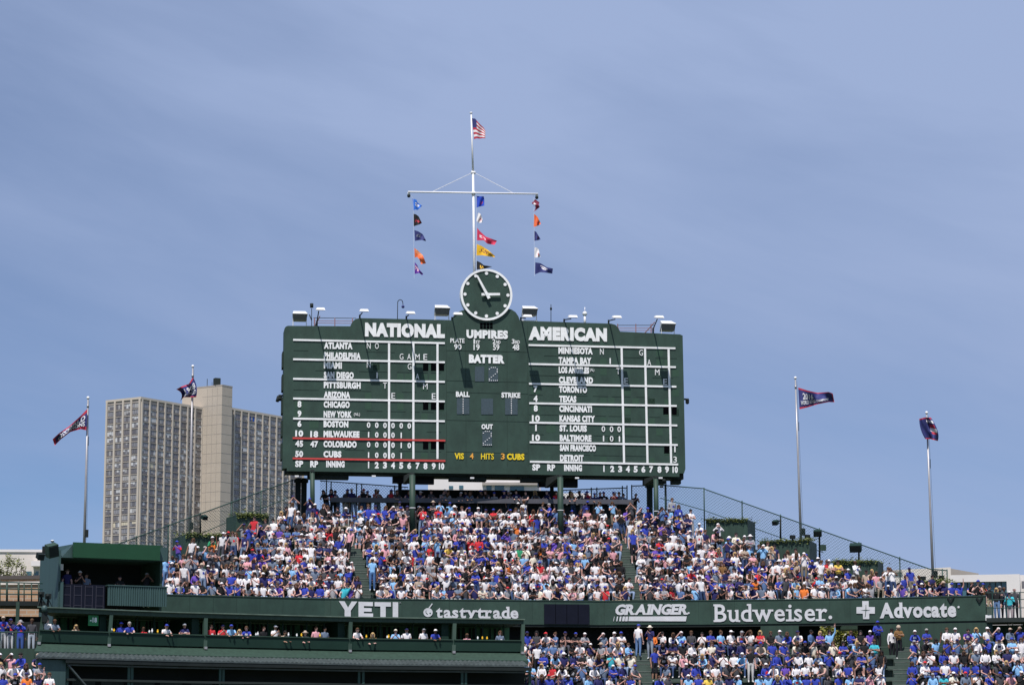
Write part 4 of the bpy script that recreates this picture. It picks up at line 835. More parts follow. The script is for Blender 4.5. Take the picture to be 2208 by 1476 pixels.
for i in range(nn_):
    a0 = aL + i * .22; a1 = a0 + .22; am = a0 + .11
    for u0, u1, h0, h1 in ((a0, am, 0, .05), (am, a1, .05, 0)):
        sk = max(0, (aD - u0)) ; 
        m_.hexa([SF.pt(u0, .92, z_s - .12), SF.pt(u1, .92, z_s - .12), SF.pt(u1 + .0, 1.7, z_c - .06), SF.pt(u0 + .0, 1.7, z_c - .06)], [SF.pt(u0, .92, z_s - .06 + h0), SF.pt(u1, .92, z_s - .06 + h1), SF.pt(u1, 1.7, z_c + h1), SF.pt(u0, 1.7, z_c + h0)])
part('corrugated_roof', m_, M['roofm'], box)
m_ = MB(); m_.fbox(SF, aD, LN2, 1.55, 1.68, z_c - .24, z_c - .07); part('eaves_beam', m_, M['iron'], box)
zz0 = z_c - 3.2
m_ = MB(); m_.fbox(SF, aL, LN2, .08, .2, zz0, z_s - .02); part('dark_recess', m_, M['dark'], box)  # flat wall, the darkness of the recess put into its colour
m_ = MB(); m_.fbox(SF, aL, aD, -.2, 1.5, zz0, z_c - .1); part('end_wall', m_, M['teal'], box)
for py, w in ((1436, .035), (1467, .05)):
    m_ = MB(); zz1 = SF.px(300, py, 1.5)[1]; m_.fbox(SF, aD + .05, LN2, 1.4, 1.48, zz1 - w, zz1 + w); part('rail', m_, M['roofm' if py < 1450 else 'under'], box)
for px in (145, 279, 286, 477, 484, 776, 785, 998, 1006, 1144):
    m_ = MB(); a = SF.px(px, 1450, 1.5)[0]; m_.fbox(SF, a - .06, a + .06, 1.3, 1.39, zz0, z_c - .1); part('lower_post', m_, M['fence'], box)
m_ = MB(); p0 = SF.px(147, 1433, 1.55); p1 = SF.px(196, 1490, 1.55); m_.tube(SF.pt(p0[0], 1.55, p0[1]), SF.pt(p1[0], 1.55, p1[1]), .06, .06, 6); part('stair_stringer', m_, M['roofm'], box)
m_ = MB()
for px in (150, 214, 282, 343, 412, 480, 560, 640, 710, 780, 850, 925, 1002, 1070): a = SF.px(px, 1476, 1.2)[0]; m_.fbox(SF, a + .1, a + 1.15, .9, 1.0, SF.px(300, 1480, 1.2)[1] - .5, SF.px(300, 1466, 1.2)[1])
part('barrier_panel', m_, M['under'], box)
m_ = MB(); a0, z1 = SF.px(168, 1322, -2.0); a1, z0 = SF.px(226, 1364, -2.0); m_.fbox(SF, a0, a1, -2.2, -2.05, z0, z1); part('door_panel', m_, M['greenp'], box)
hs_ = thing('hole_sign', SF.pt(SF.px(201, 1336, .2)[0], -.15, SF.px(201, 1348, -.15)[1]), 'bright green square sign with small white numerals in the balcony box', 'sign')
m_ = MB(); a0, z1 = SF.px(190.5, 1325, -.15); a1, z0 = SF.px(212, 1348, -.15); m_.fbox(SF, a0, a1, -.22, -.15, z0, z1); part('board', m_, mat('sign_bright_green', (.012, .17, .055), .5, .05), hs_)
m_ = MB(); write(m_, SF, '-18', 194, 1330, 209, 1341, .04, -.15, 0, .02); part('lettering', m_, M['white'], hs_)
m_ = MB(); q = SF.pt(SF.px(97, 1312, .1)[0], .25, SF.px(97, 1312, .1)[1]); m_.ball(q, .14, 12, 8, 0, (1, 1, 1.15)); m_.box(q + Vector((0, .1, -.35)), (.22, .2, .5), SF.yaw, 1); m_.tube(q + Vector((.2, .1, -.5)), q + Vector((.05, .1, -.2)), .03, .03, 6, 1); solo('security_camera', m_, [M['teal'], M['iron']], 'pale domed camera on a black bracket at the balcony roof corner', 'camera')

# ------------------------------------------------------------------ camera booth
BF = Frame(127, 1300, 125.5, 26)
booth = thing('camera_booth', BF.pt(2.5, -1.5, BF.px(127, 1306)[1]), 'dark green camera booth with flat roof and open shaded front', 'booth')
zb0 = BF.px(127, 1306)[1]; zr = BF.px(127, 1201)[1]; zr1 = BF.px(160, 1167)[1]
aR = BF.px(347, 1210)[0]; aC0 = BF.px(233, 1280, .3)[0]; aC1 = BF.px(360, 1285, .3)[0]; aF0 = BF.px(158.5, 1185, .35)[0]; aF1 = BF.px(345.5, 1190, .35)[0]
m_ = MB(); m_.fbox(BF, -.06, 0.04, -3.2, 0, zb0 - 1, zr + .35); part('side_wall', m_, M['teal'], booth)
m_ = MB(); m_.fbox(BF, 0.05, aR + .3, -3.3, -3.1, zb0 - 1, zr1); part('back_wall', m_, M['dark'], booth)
m_ = MB(); m_.fbox(BF, aR, aR + .12, -3.1, -.1, zb0 - 1, zr1); part('end_wall', m_, M['green'], booth)
m_ = MB(); m_.hexa([BF.pt(.05, .1, zr), BF.pt(aR + .3, .1, zr), BF.pt(aR + .3, -3.3, zr), BF.pt(.05, -3.3, zr)], [BF.pt(.6, .1, zr1 - .12), BF.pt(aR + .3, .1, zr1 - .12), BF.pt(aR + .3, -3.3, zr1 - .1), BF.pt(.3, -3.3, zr1 - .1)]); part('roof', m_, M['teal'], booth)
zfa = BF.px(250, 1204, .35)[1]; zfb = BF.px(250, 1171.5, .35)[1]
m_ = MB(); m_.fbox(BF, aF0, aF1, .2, .35, zfa, zfb); part('fascia', m_, M['greenp'], booth)
zk0 = BF.px(300, 1306, .3)[1]; zk1 = BF.px(300, 1264, .3)[1]
m_ = MB(); n_ = 26
for i in range(n_):
    a0 = aC0 + (aC1 - aC0) * i / n_; a1 = aC0 + (aC1 - aC0) * (i + 1) / n_; q = [(a0, .28), (a0 + (a1 - a0) * .35, .33), (a1 - (a1 - a0) * .2, .33), (a1, .28), (a1, .2), (a0, .2)]
    m_.hexa([BF.pt(a, d, zk0) for a, d in q], [BF.pt(a, d, zk1) for a, d in q])
part('counter_panel', m_, M['teal'], booth)
m_ = MB(); m_.fbox(BF, aC0 - .03, aC1 + .03, -.3, .36, zk1 + .002, zk1 + .05); part('counter_top', m_, M['teal'], booth)
m_ = MB(); aD0 = .1; m_.fbox(BF, aD0, aC0 - .05, -.1, -.02, zb0 - .5, BF.px(180, 1259)[1]); dr = part('glass_door', m_, M['navy'], booth)
m_ = MB(); w_ = (aC0 - .05 - aD0) / 4; zD = BF.px(180, 1259)[1]
for i in range(4):
    for x in (aD0 + i * w_ + .08, aD0 + (i + 1) * w_ - .1): m_.fbox(BF, x, x + .03, -.02, .0, zb0 - .3, zD - .05)
    for z in (zb0 + .05, (zb0 + zD) / 2, zD - .12): m_.fbox(BF, aD0 + i * w_ + .11, aD0 + (i + 1) * w_ - .1, -.02, -.002, z, z + .03)
part('door_frame', m_, mat('door_frame_grey', (.035, .033, .05), .5, .1), dr)
m_ = MB(); m_.fbox(BF, .02, .16, .0, .12, zb0 - .3, BF.px(127, 1253)[1]); part('corner_post', m_, M['teal'], booth)
m_ = MB(); q0 = BF.px(133, 1222, -.5); m_.fbox(BF, q0[0] - .1, q0[0] + .06, -.5, -.42, q0[1] - .15, q0[1] + .15); solo('notice', m_, M['whiteb'], 'small white notice fixed inside the booth opening', 'notice')
m_ = MB(); c = BF.pt(BF.px(112, 1186, .5)[0], .5, BF.px(112, 1186, .5)[1]); rot = Matrix.Rotation(SF.yaw + .25, 3, 'Z') @ Matrix.Rotation(R(18), 3, 'X') @ Matrix.Rotation(R(-16), 3, 'Y')
m_.box(c, (.52, .42, .6), rot=rot); m_.box(c + rot @ Vector((0, -.22, 0)), (.44, .03, .5), rot=rot, m=1); solo('loudspeaker', m_, [M['green'], M['iron']], 'dark green loudspeaker box tilted down on the booth roof corner', 'loudspeaker')
m_ = MB(); c = P(86, 1198, 124.5); rot = Matrix.Rotation(.6, 3, 'Z') @ Matrix.Rotation(R(25), 3, 'X'); m_.box(c, (.28, .3, .26), rot=rot); m_.tube(c, P(97, 1196, 125.5), .03, .03, 6); m_.box(c + rot @ Vector((0, -.17, 0)), (.32, .04, .3), rot=rot); solo('spotlight', m_, M['iron'], 'black spotlight bracketed off the side wall of the camera booth', 'spotlight')
m_ = MB(); m_.tube(P(113, 1175, 127), P(113, 1168, 127), .02, .02, 6); m_.ball(P(113, 1165, 127), .07, 10, 6, 0, (1.3, 1.3, .6)); m_.ball(P(113, 1167, 127), .07, 10, 6, 1, (1.3, 1.3, .5)); solo('roof_beacon', m_, [M['lampw'], M['iron']], 'small white topped beacon on a thin stalk above the booth', 'beacon')

# ------------------------------------------------------------------ steel platform beside the booth and the brick building behind
pf = thing('steel_platform', P(30, 1350, 123), 'green steel platform with handrails at the photo edge beside the booth', 'platform')
PFm = Frame(40, 1300, 123, 8)
def pline(a, b, r, m='fence', d=0, nm='rail', par=None):
    m_ = MB(); q = [PFm.pt(*(lambda t: (t[0], d, t[1]))(PFm.px(*p, d))) for p in (a, b)]; m_.tube(q[0], q[1], r, r, 8); return part(nm, m_, M[m], par)
for y0, y1 in ((1253, 1257), (1268, 1270), (1279, 1281)): pline((-25, y0), (92, y1), .03, 'fence', 0, 'handrail', pf)
for x in (0, 15, 40, 52, 68, 83): pline((x, 1253 + x * .04), (x, 1297), .05 if x in (15, 40) else .028, 'green', 0, 'rail_post', pf)
m_ = MB(); m_.fbox(PFm, PFm.px(-25, 1300)[0], PFm.px(96, 1300)[0], -2.5, .1, PFm.px(40, 1305)[1], PFm.px(40, 1295)[1]); part('deck_beam', m_, M['iron'], pf)
m_ = MB(); a = PFm.px(38, 1320)[0]; m_.fbox(PFm, a - .08, a + .08, -.2, .12, PFm.px(38, 1420)[1], PFm.px(38, 1297)[1]); part('column', m_, M['green'], pf)
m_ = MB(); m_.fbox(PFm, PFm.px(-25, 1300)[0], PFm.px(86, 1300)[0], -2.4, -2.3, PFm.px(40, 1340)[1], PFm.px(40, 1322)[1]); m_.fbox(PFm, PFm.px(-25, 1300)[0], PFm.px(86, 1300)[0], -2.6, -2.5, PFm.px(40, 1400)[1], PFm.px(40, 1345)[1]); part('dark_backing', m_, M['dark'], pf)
for x, y, lb in ((89, 1281, 'black camera on a tripod at the end of the platform'), (104, 1285, 'second black camera leaning beside the booth wall')):
    m_ = MB(); c = P(x, y, 122.5); m_.box(c, (.22, .34, .24), .4); m_.tube(c + Vector((0, -.15, .02)), c + Vector((.05, -.42, .0)), .07, .09, 10); m_.tube(c, c + Vector((0, 0, -.55)), .05, .05, 6); 
    for k in range(3): m_.tube(c + Vector((0, 0, -.1)), c + Vector((math.cos(k * 2.1) * .25, math.sin(k * 2.1) * .25, -.6)), .02, .02, 5)
    solo('camera', m_, M['iron'], lb, 'camera')
br = thing('brick_building', P(20, 1290, 172), 'brown brick building with flat dark roof edge behind the platform', 'building')
BR = Frame(0, 1240, 172, -7)
m_ = MB(); a0, a1 = BR.px(-220, 1240)[0], BR.px(118, 1247)[0]; zt_ = BR.px(20, 1243)[1]; m_.fbox(BR, a0, a1, -14, 0, 0, zt_ - .15); part('wall', m_, M['brick'], br)
m_ = MB(); m_.fbox(BR, a0 - .1, a1 + .1, -14, .15, zt_ - .15, zt_ + .08); part('roof_edge', m_, mat('roof_edge_brown', (.09, .075, .07), .8, .1), br)
m_ = MB(); zl = BR.px(20, 1255)[1]; m_.fbox(BR, a0, a1, 0, .12, zl - .15, zl + .05); part('ledge', m_, M['beige'], br)
pb_ = thing('pale_building', P(30, 1240, 250), 'plain cream walled building behind the bare spring trees', 'building')
PB = Frame(30, 1190, 250, 2); m_ = MB(); a0, a1 = PB.px(-400, 1190)[0], PB.px(150, 1190)[0]; z1 = PB.px(30, 1189.5)[1]; m_.fbox(PB, a0, a1, -20, 0, 0, z1); part('wall', m_, M['beige'], pb_)
m_ = MB(); m_.fbox(PB, a0, a1, -.2, .12, z1 + .003, z1 + .25); part('coping', m_, M['whiteb'], pb_)
for x0, x1 in ((56, 68), (73, 83)): m_ = MB(); b0, z3 = PB.px(x0, 1231); b1, z2 = PB.px(x1, 1243); m_.fbox(PB, b0, b1, .0, .06, z2, z3); part('window', m_, M['tealglass'], pb_)
m_ = MB(); b0, z3 = PB.px(20, 1211); b1, z2 = PB.px(92, 1222); m_.fbox(PB, PB.px(72, 1211)[0], b1, .02, 1.5, z2, z3); part('roof_unit', m_, M['whiteb'], pb_)

# trees
def tree(label, px, py0, py1, Y, w, leafm, nleaf, size, seed, limbs=9, zbase=None, lo=.62):
    rn = random.Random(seed); top = P(px, py0, Y); z0 = 0.0 if zbase is None else zbase; b = Vector((top.x, Y, z0)); H = top.z - z0
    o = thing('tree', b, label, 'tree'); m_ = MB(); k = b + Vector((0, 0, H * (lo - .1))); m_.tube(b, k, .22, .13, 10); tips = []
    for i in range(limbs):
        a = rn.uniform(0, 6.28); l = rn.uniform(.4, 1.0); s = b + Vector((0, 0, H * rn.uniform(lo - .25, lo - .08))); e = Vector((b.x + math.cos(a) * w * l, b.y + math.sin(a) * w * l, z0 + H * rn.uniform(lo, .99)))
        mid = (s + e) / 2 + Vector((0, 0, .3)); m_.tube(s, mid, .08, .05, 7); m_.tube(mid, e, .05, .02, 6); tips.append((mid, e))
        for _ in range(4):
            f_ = mid + (e - mid) * rn.uniform(.2, 1); g_ = f_ + Vector((rn.gauss(0, w * .3), rn.gauss(0, w * .3), rn.uniform(.0, H * (1 - lo) * .25))); m_.tube(f_, g_, .02, .008, 5); tips.append((f_, g_))
    part('trunk', m_, M['bark'], o)
    m_ = MB(); 
    def pt(r):
        s, e = r.choice(tips); q = s + (e - s) * r.random(); return q + Vector((r.gauss(0, w * .10), r.gauss(0, w * .10), r.gauss(0, H * (1 - lo) * .06)))
    leaves(m_, pt, nleaf, size, rn); part('crown', m_, leafm, o)
tree('pale budding tree at the photo edge before the cream building', 6, 1190, 0, 198, 1.5, M['leafp'], 3400, .085, 11, 16, None, .885)
tree('thin sparse sapling close to the camera booth wall', 84, 1222, 0, 205, 1.1, M['leafp'], 420, .06, 12, 9, None, .93)
tree('thin sparse sapling in the middle of the cream wall', 42, 1208, 0, 202, .9, M['leafp'], 330, .06, 15, 9, None, .92)
tree('yellow green tree seen through the gap under the sign wall', 1815, 1318, 0, 162, 2.2, M['leafy'], 4200, .12, 13, 14, 6)
tree('yellow green tree at the photo edge behind the end railing', 2200, 1296, 0, 165, 1.6, M['leafy'], 2200, .09, 14, 10)

# ------------------------------------------------------------------ railing platform at the far end of the sign wall
EF = Frame(2128, 1300, 132.6, -14); zd = EF.px(2150, 1331)[1]
ep = thing('end_platform', EF.pt(1.2, -1, zd - .3), 'railed walkway beyond the end of the sign wall', 'walkway')
m_ = MB(); m_.fbox(EF, -.05, 2.6, -2.4, .05, zd - .22, zd); part('deck', m_, M['under'], ep)
for y in (1277, 1292, 1310):
    m_ = MB(); z = EF.px(2150, y)[1]; m_.tube(EF.pt(0, 0, z), EF.pt(2.6, 0, z), .02, .02, 6); part('handrail', m_, M['fence'], ep)
for x in (2140, 2170, 2199): m_ = MB(); a = EF.px(x, 1300)[0]; m_.tube(EF.pt(a, 0, zd), EF.pt(a, 0, EF.px(2150, 1276)[1]), .03, .03, 6); part('rail_post', m_, M['fence'], ep)
m_ = MB(); m_.fbox(EF, .0, 2.8, -2.2, -2.1, zd - 3, zd - .25); part('green_skirt', m_, M['green'], ep)
m_ = MB(); a = EF.px(2203, 1300, -2.3)[0]; m_.fbox(EF, a, a + .6, -2.9, -2.5, 5, zd + 1.6); solo('stone_pillar', m_, M['beige'], 'narrow stone pillar cut off by the photo edge behind the railing', 'pillar')

# ------------------------------------------------------------------ buildings beyond
wb = thing('white_building', P(2130, 1280, 230), 'white modern building with teal glass band at the photo edge', 'building')
WB = Frame(2049, 1240, 230, -12)
z1 = WB.px(2049, 1239)[1]; zg1 = WB.px(2060, 1254)[1]; zg0 = WB.px(2060, 1292)[1]; a0 = 0; aG = WB.px(2171, 1270)[0]; aE = WB.px(2199, 1250)[0]; aZ = WB.px(2300, 1250)[0]
m_ = MB(); m_.fbox(WB, a0, aE, -15, 0, zg1, z1); m_.fbox(WB, aG, aE, -15, 0, 0, zg1); m_.fbox(WB, a0, aG, -15, -.02, 0, zg0); m_.fbox(WB, aE, aZ, -15, -1.0, 0, z1); part('wall', m_, M['whiteb'], wb)
m_ = MB(); m_.fbox(WB, a0, aG, -1, -.4, zg0, zg1); gw = part('window_band', m_, M['tealglass'], wb)
m_ = MB()
for i in range(1, 10): a = aG * i / 10; m_.fbox(WB, a - .04, a + .04, -.4, -.3, zg0, zg1)
part('mullion', m_, M['under'], gw)
m_ = MB(); b0 = WB.px(2203, 1262, -1)[0]; m_.fbox(WB, b0, b0 + 4, -1, -.9, WB.px(2205, 1290, -1)[1], WB.px(2205, 1252, -1)[1]); part('window', m_, M['glassd'], wb)
lb_ = thing('low_building', P(1980, 1250, 300), 'low pale building with a gently sloping roof behind the farthest flagpole', 'building')
LB = Frame(1905, 1226, 300, -3); a1 = LB.px(2050, 1226)[0]; z1 = LB.px(1910, 1227)[1]; z2 = LB.px(2040, 1222)[1]
m_ = MB(); m_.hexa([LB.pt(-6, 0, 0), LB.pt(a1, 0, 0), LB.pt(a1, -20, 0), LB.pt(-6, -20, 0)], [LB.pt(-6, 0, z1 - .4), LB.pt(a1, 0, z2), LB.pt(a1, -20, z2), LB.pt(-6, -20, z1 - .4)]); part('wall', m_, M['beige'], lb_)
m_ = MB(); b0 = LB.px(1905, 1226)[0]; b1 = LB.px(1945, 1228)[0]; m_.fbox(LB, b0, b1, 0, .3, z1 - .35, z1 - .1); part('roof_edge', m_, M['spandrel'], lb_)
m_ = MB(); b0 = LB.px(2050, 1226)[0]; m_.hexa([LB.pt(b0, -3, z2 - 2), LB.pt(b0 + 3.5, -3, z2 - 2), LB.pt(b0 + 3.5, -8, z2 - 2), LB.pt(b0, -8, z2 - 2)], [LB.pt(b0, -3, z2 + .15), LB.pt(b0 + 3.5, -3, z2 - .5), LB.pt(b0 + 3.5, -8, z2 - .5), LB.pt(b0, -8, z2 + .15)]); part('roof', m_, M['spandrel'], lb_)
cb = thing('white_office_building', P(1040, 1100, 330), 'white building with teal windows glimpsed under the scoreboard', 'building')
CB = Frame(923, 1040, 330, -1.5); a1 = CB.px(1162, 1040)[0]; z1 = CB.px(1000, 1026)[1]
m_ = MB(); m_.fbox(CB, 0, a1, -20, 0, 0, z1); m_.fbox(CB, a1, CB.px(1275, 1063)[0], -20, -2, 0, CB.px(1240, 1059)[1]); part('wall', m_, M['whiteb'], cb)
for x0, x1, y0, y1 in ((1049, 1060, 1044, 1056), (1067, 1087, 1045, 1056), (1100, 1130, 1048, 1058), (968, 977, 1047, 1053), (990, 999, 1046, 1053)):
    m_ = MB(); b0, z3 = CB.px(x0, y0); b1, z2 = CB.px(x1, y1); m_.fbox(CB, b0, b1, 0, .1, z2, z3); part('window', m_, M['tealglass'], cb)
m_ = MB(); z3 = CB.px(1100, 1040)[1]; m_.fbox(CB, CB.px(1040, 1040)[0], a1, 0, .5, z3 - .35, z3); part('ledge', m_, M['spandrel'], cb)

# high rise tower block
tower = thing('tower_block', P(304, 1200, 900), 'tall beige apartment tower with blank core and grids of windows', 'tower block')
T0 = P(304, 855, 900); zt = T0.z; ux = Vector((.559, .829, 0)).normalized(); vx = Vector((-ux.y, ux.x, 0))     # along the long face, along the short face
class TF:
    def __init__(s, O, e): s.O = Vector((O[0], O[1], 0)); s.e = e; s.n = Vector((e.y, -e.x, 0)); s.yaw = math.atan2(e.y, e.x)
    pt = Frame.pt; px = Frame.px
FA = TF(T0, ux); FB = TF(T0, -vx)          # long face, short face (runs towards the corner)
aJ = FA.px(436, 900)[0]; wS = -FB.px(229.5, 900)[0]; J = FA.pt(aJ, 0, 0)
FC = TF(J, -vx); tC = FC.px(478, 900)[0]; FD = TF(J - vx * tC, ux); aK = FD.px(500, 900)[0]
zcr = FC.px(478, 831.5)[1]; FW = TF(J - vx * 5.5, ux); aW0 = FW.px(500, 900)[0]; aW1 = FW.px(655, 1000)[0]; zw = FW.px(503, 879)[1]
m_ = MB(); m_.fbox(FA, 0, aJ + 1, -wS, 0, 0, zt - .8); m_.fbox(FW, aJ * 0 + 1.0, aW1, -wS - 5, 0, 0, zw - .8); part('wall', m_, M['spandrel'], tower)
m_ = MB(); m_.fbox(FA, -.3, aJ + .5, -wS - .3, .35, zt - .8, zt); m_.fbox(FW, 1.0, aW1 + .3, -wS, .35, zw - .8, zw); part('roof_edge', m_, M['concrete'], tower)
m_ = MB(); m_.fbox(FD, 0, aK, -tC - 9.5, 0, 0, zcr); cr = part('core', m_, M['coreconc'], tower)
m_ = MB(); m_.fbox(FD, -.06, aK + .06, -tC - 9.5, .06, zcr + .01, zcr + .5); part('core_cap', m_, M['spandrel'], cr)
m_ = MB(); c = FD.pt(1.2, -3.5, zcr); m_.box(c + Vector((0, 0, 1.6)), (2.0, 2.0, 3.0), .5); m_.tube(FD.pt(.6, -7.5, zcr), FD.pt(.6, -7.5, zcr + 3.2), .12, .12, 6); m_.tube(FD.pt(1.5, -6, zcr), FD.pt(1.5, -6, zcr + 2), .08, .08, 6); part('roof_vent', m_, M['under'], tower)
m_ = MB()
for k in range(1, 60):
    z = zcr - k * 3.4
    if z > 5: m_.fbox(FD, .02, aK - .02, 0, .03, z, z + .1); m_.fbox(FC, .02, tC - .02, 0, .03, z, z + .1)
for k in range(1, 4): m_.fbox(FC, tC * k / 4, tC * k / 4 + .1, 0.03, .05, 5, zcr - .5)
part('panel_joint', m_, M['spandrel'], cr)
FLH = 14.35 * 900 / F; nfl = 40
piers, slabs, rest = MB(), MB(), MB(); rn = random.Random(21); wmats = [M['glassd'], M['glassb'], M['blindw'], M['blindg'], M['blindc'], cloth('tarp_blue', (.02, .09, .40))]; cnt = 0
def grid(fr, a0, a1, n, ztop, short):
    global cnt
    w = (a1 - a0) / n
    for i in range(n + 1): piers.fbox(fr, a0 + i * w - (.36 if short else .30), a0 + i * w + (.36 if short else .30), 0, .45, 5, ztop - .82)
    for f in range(nfl):
        z1 = ztop - 2.1 - f * FLH; z0 = z1 - FLH * .66
        if z0 < 6: break
        fl = rn.random()
        for i in range(n):
            mb = rest if cnt >= 100 or f > 23 else MB()
            x0 = a0 + i * w + .4; x1 = a0 + (i + 1) * w - .4; k = rn.random()
            if f in (5, 18) and short and rn.random() < .85: k = .99 if f == 18 else .93
            for j in range(3):
                xa = x0 + (x1 - x0) * j / 3; xb = xa + (x1 - x0) / 3 - .1; q = rn.random()
                base = 0 if k < .40 else 1 if k < .68 else 3 if k < .86 else 2 if k < .985 else 4
                mi = base if q < .62 else rn.choice((0, 1, 1, 3, 2)); zm = z0 + (z1 - z0) * rn.choice((0, 0, .3, .5, .65))
                if mi in (2, 3, 4) and zm > z0: mb.fbox(fr, xa, xb, .02, .10, z0, zm - .003, 0); mb.fbox(fr, xa, xb, .02, .14, zm, z1, mi)
                else: mb.fbox(fr, xa, xb, .02, .12, z0, z1, mi if not (fr is FW and f == 0 and i == 2) else 5)
            if mb is not rest: part('window', mb, wmats, tower); cnt += 1
    for f in range(nfl):
        z = ztop - 2.1 - f * FLH + .18
        if z > 6: slabs.fbox(fr, a0, a1, 0, .25, z, z + .22)
grid(FB, -wS + .3, -.3, 4, zt, True); grid(FA, .5, aJ - .2, 8, zt, False); grid(FW, aW0 + 1.0, aW1 - .5, 10, zw, False)
part('pier', piers, M['concrete'], tower); part('floor_band', slabs, M['spandrel'], tower); part('window', rest, wmats, tower, None, 'stuff')

# ------------------------------------------------------------------ people: jointed skeletons grown into one continuous body each
SKIN, SHIRT, TROU, SHOE, EMB, EYE = range(6)
def skeleton(pose, arms, fingers=True):
    """nodes [(pos, rx, ry)], edges [(i, j, region)]; facing -y. Seated figures: z = 0 is the seat. Standing figures: z = 0 is the ground."""
    nd, ed = [], []
    def n(p, r, r2=None): nd.append((Vector(p), r, r2 if r2 else r)); return len(nd) - 1
    def e(a, b, reg): ed.append((a, b, reg))
    sit = pose != 'stand'
    z0 = .10 if sit else .95
    lean = {'sit': .02, 'forward': .38, 'stand': .02, 'rail': .30}.get(pose, .02)
    if pose == 'rail': z0 = .95
    if pose == 'rail': sit = False
    def up(x, y, z): return (x, y - lean * (z - z0), z - (lean ** 2) * .35 * (z - z0))
    pel = n((0, 0, z0), .155, .125)
    wai = n(up(0, 0, z0 + .17), .145, .11); che = n(up(0, -.01, z0 + .34), .165, .125); nb = n(up(0, 0, z0 + .475), .075, .07); nk = n(up(0, -.015, z0 + .53), .055, .055)
    hd = n(up(0, -.035, z0 + .625), .078, .092); cr = n(up(0, -.03, z0 + .715), .068, .08)
    e(pel, wai, 'torso'); e(wai, che, 'torso'); e(che, nb, 'torso'); e(nb, nk, 'neck'); e(nk, hd, 'head'); e(hd, cr, 'head')
    head = nd[hd][0] + Vector((0, 0, .02))
    for s in (-1, 1):
        hp = n((s * .095, -.02, z0 - .03), .10)
        e(pel, hp, 'thigh')
        if sit:
            kx = s * (.13 if pose == 'sit' else .17); kn = n((kx, -.42, .10), .072); an = n((kx, -.43, -.34), .045); to = n((kx + s * .02, -.57, -.41), .04, .035)
        else:
            kn = n((s * .10, -.025, .50), .07); an = n((s * .105, .03, .09), .045); to = n((s * .12, -.12, .035), .04, .032)
        e(hp, kn, 'thigh'); e(kn, an, 'shin'); e(an, to, 'foot')
        sh = n(up(s * .165, .0, z0 + .435), .066); e(che, sh, 'torso')
        S0 = nd[sh][0]; kind = arms if isinstance(arms, str) else arms[0 if s < 0 else 1]
        el, wr = {'lap': ((.07, -.04, -.25), (-.04, -.27, -.33)), 'crossed': ((.085, -.08, -.24), (-.20, -.22, -.17)), 'knees': ((.09, -.16, -.22), (-.05, -.38, -.30)), 'brow': ((.15, -.16, -.06), (-.05, -.17, .17)), 'raised': ((.10, -.06, .20), (.09, -.10, .46)),
                  'phone': ((.07, -.13, -.23), (-.09, -.30, -.06)), 'down': ((.06, .02, -.28), (.07, -.06, -.53)), 'camera': ((.13, -.20, -.12), (-.08, -.20, .12)), 'rail': ((.08, -.17, -.21), (-.02, -.40, -.24)), 'hip': ((.16, .05, -.22), (.0, -.02, -.38)), 'mouth': ((.08, -.15, -.22), (-.11, -.19, .06))}[kind]
        E = S0 + Vector((s * el[0], el[1], el[2])); Wp = S0 + Vector((s * wr[0], wr[1], wr[2]))
        ei = n(E, .045); wi = n(Wp, .030, .027); e(sh, ei, 'uparm'); e(ei, wi, 'forearm')
        d = (Wp - E).normalized(); side = d.cross(Vector((0, -.5, 1))).normalized() * s; nrm = side.cross(d).normalized()
        pa = n(Wp + d * .075, .040, .022); e(wi, pa, 'hand')
        if fingers:
            for q, (o_, l) in enumerate(((-.030, .060), (-.010, .075), (.010, .070), (.029, .055))):
                r0 = nd[pa][0] + d * .035 + side * o_; f1 = n(r0, .0105); f2 = n(r0 + d * l * .55 + nrm * .012, .0095); f3 = n(r0 + d * l + nrm * (.03 + .005 * q), .008); e(pa, f1, 'hand'); e(f1, f2, 'hand'); e(f2, f3, 'hand')
            t1 = n(Wp + d * .045 - side * .042, .0125); t2 = n(Wp + d * .085 - side * .062 + nrm * .02, .0105); e(pa, t1, 'hand'); e(t1, t2, 'hand')
        else:
            f1 = n(nd[pa][0] + d * .08 + nrm * .02, .03, .014); e(pa, f1, 'hand')
    return nd, ed, head, up, z0
def grow(nd, ed, levels):
    me = bpy.data.meshes.new('figure'); me.from_pydata([tuple(p) for p, _, _ in nd], [(a, b) for a, b, _ in ed], [])
    o = bpy.data.objects.new('figure', me); COL.objects.link(o)
    o.modifiers.new('skin', 'SKIN').use_smooth_shade = True
    for i, (p, r, r2) in enumerate(nd): sv = me.skin_vertices[0].data[i]; sv.radius = (r, r2); sv.use_root = (i == 0)
    if levels: sb = o.modifiers.new('sub', 'SUBSURF'); sb.levels = levels; sb.render_levels = levels
    ev = bpy.data.meshes.new_from_object(o.evaluated_get(bpy.context.evaluated_depsgraph_get()))
    v = np.array([tuple(x.co) for x in ev.vertices]); f = [tuple(p.vertices) for p in ev.polygons]
    bpy.data.objects.remove(o); bpy.data.meshes.remove(me); bpy.data.meshes.remove(ev)
    return v, f
def region(nd, ed, v, f):
    A = np.array([tuple(nd[a][0]) for a, b, _ in ed]); Bp = np.array([tuple(nd[b][0]) for a, b, _ in ed]); rad = np.array([(min(nd[a][1:]) + min(nd[b][1:])) / 2 for a, b, _ in ed])
    fc = np.array([v[list(q)].mean(0) for q in f]); AB = Bp - A; L2 = (AB ** 2).sum(1)
    t = np.clip(((fc[:, None, :] - A[None]) * AB[None]).sum(2) / L2[None], 0, 1); d = np.linalg.norm(fc[:, None, :] - (A[None] + t[..., None] * AB[None]), axis=2) - rad[None]
    k = d.argmin(1); return [ed[i][2] for i in k], t[np.arange(len(fc)), k], fc
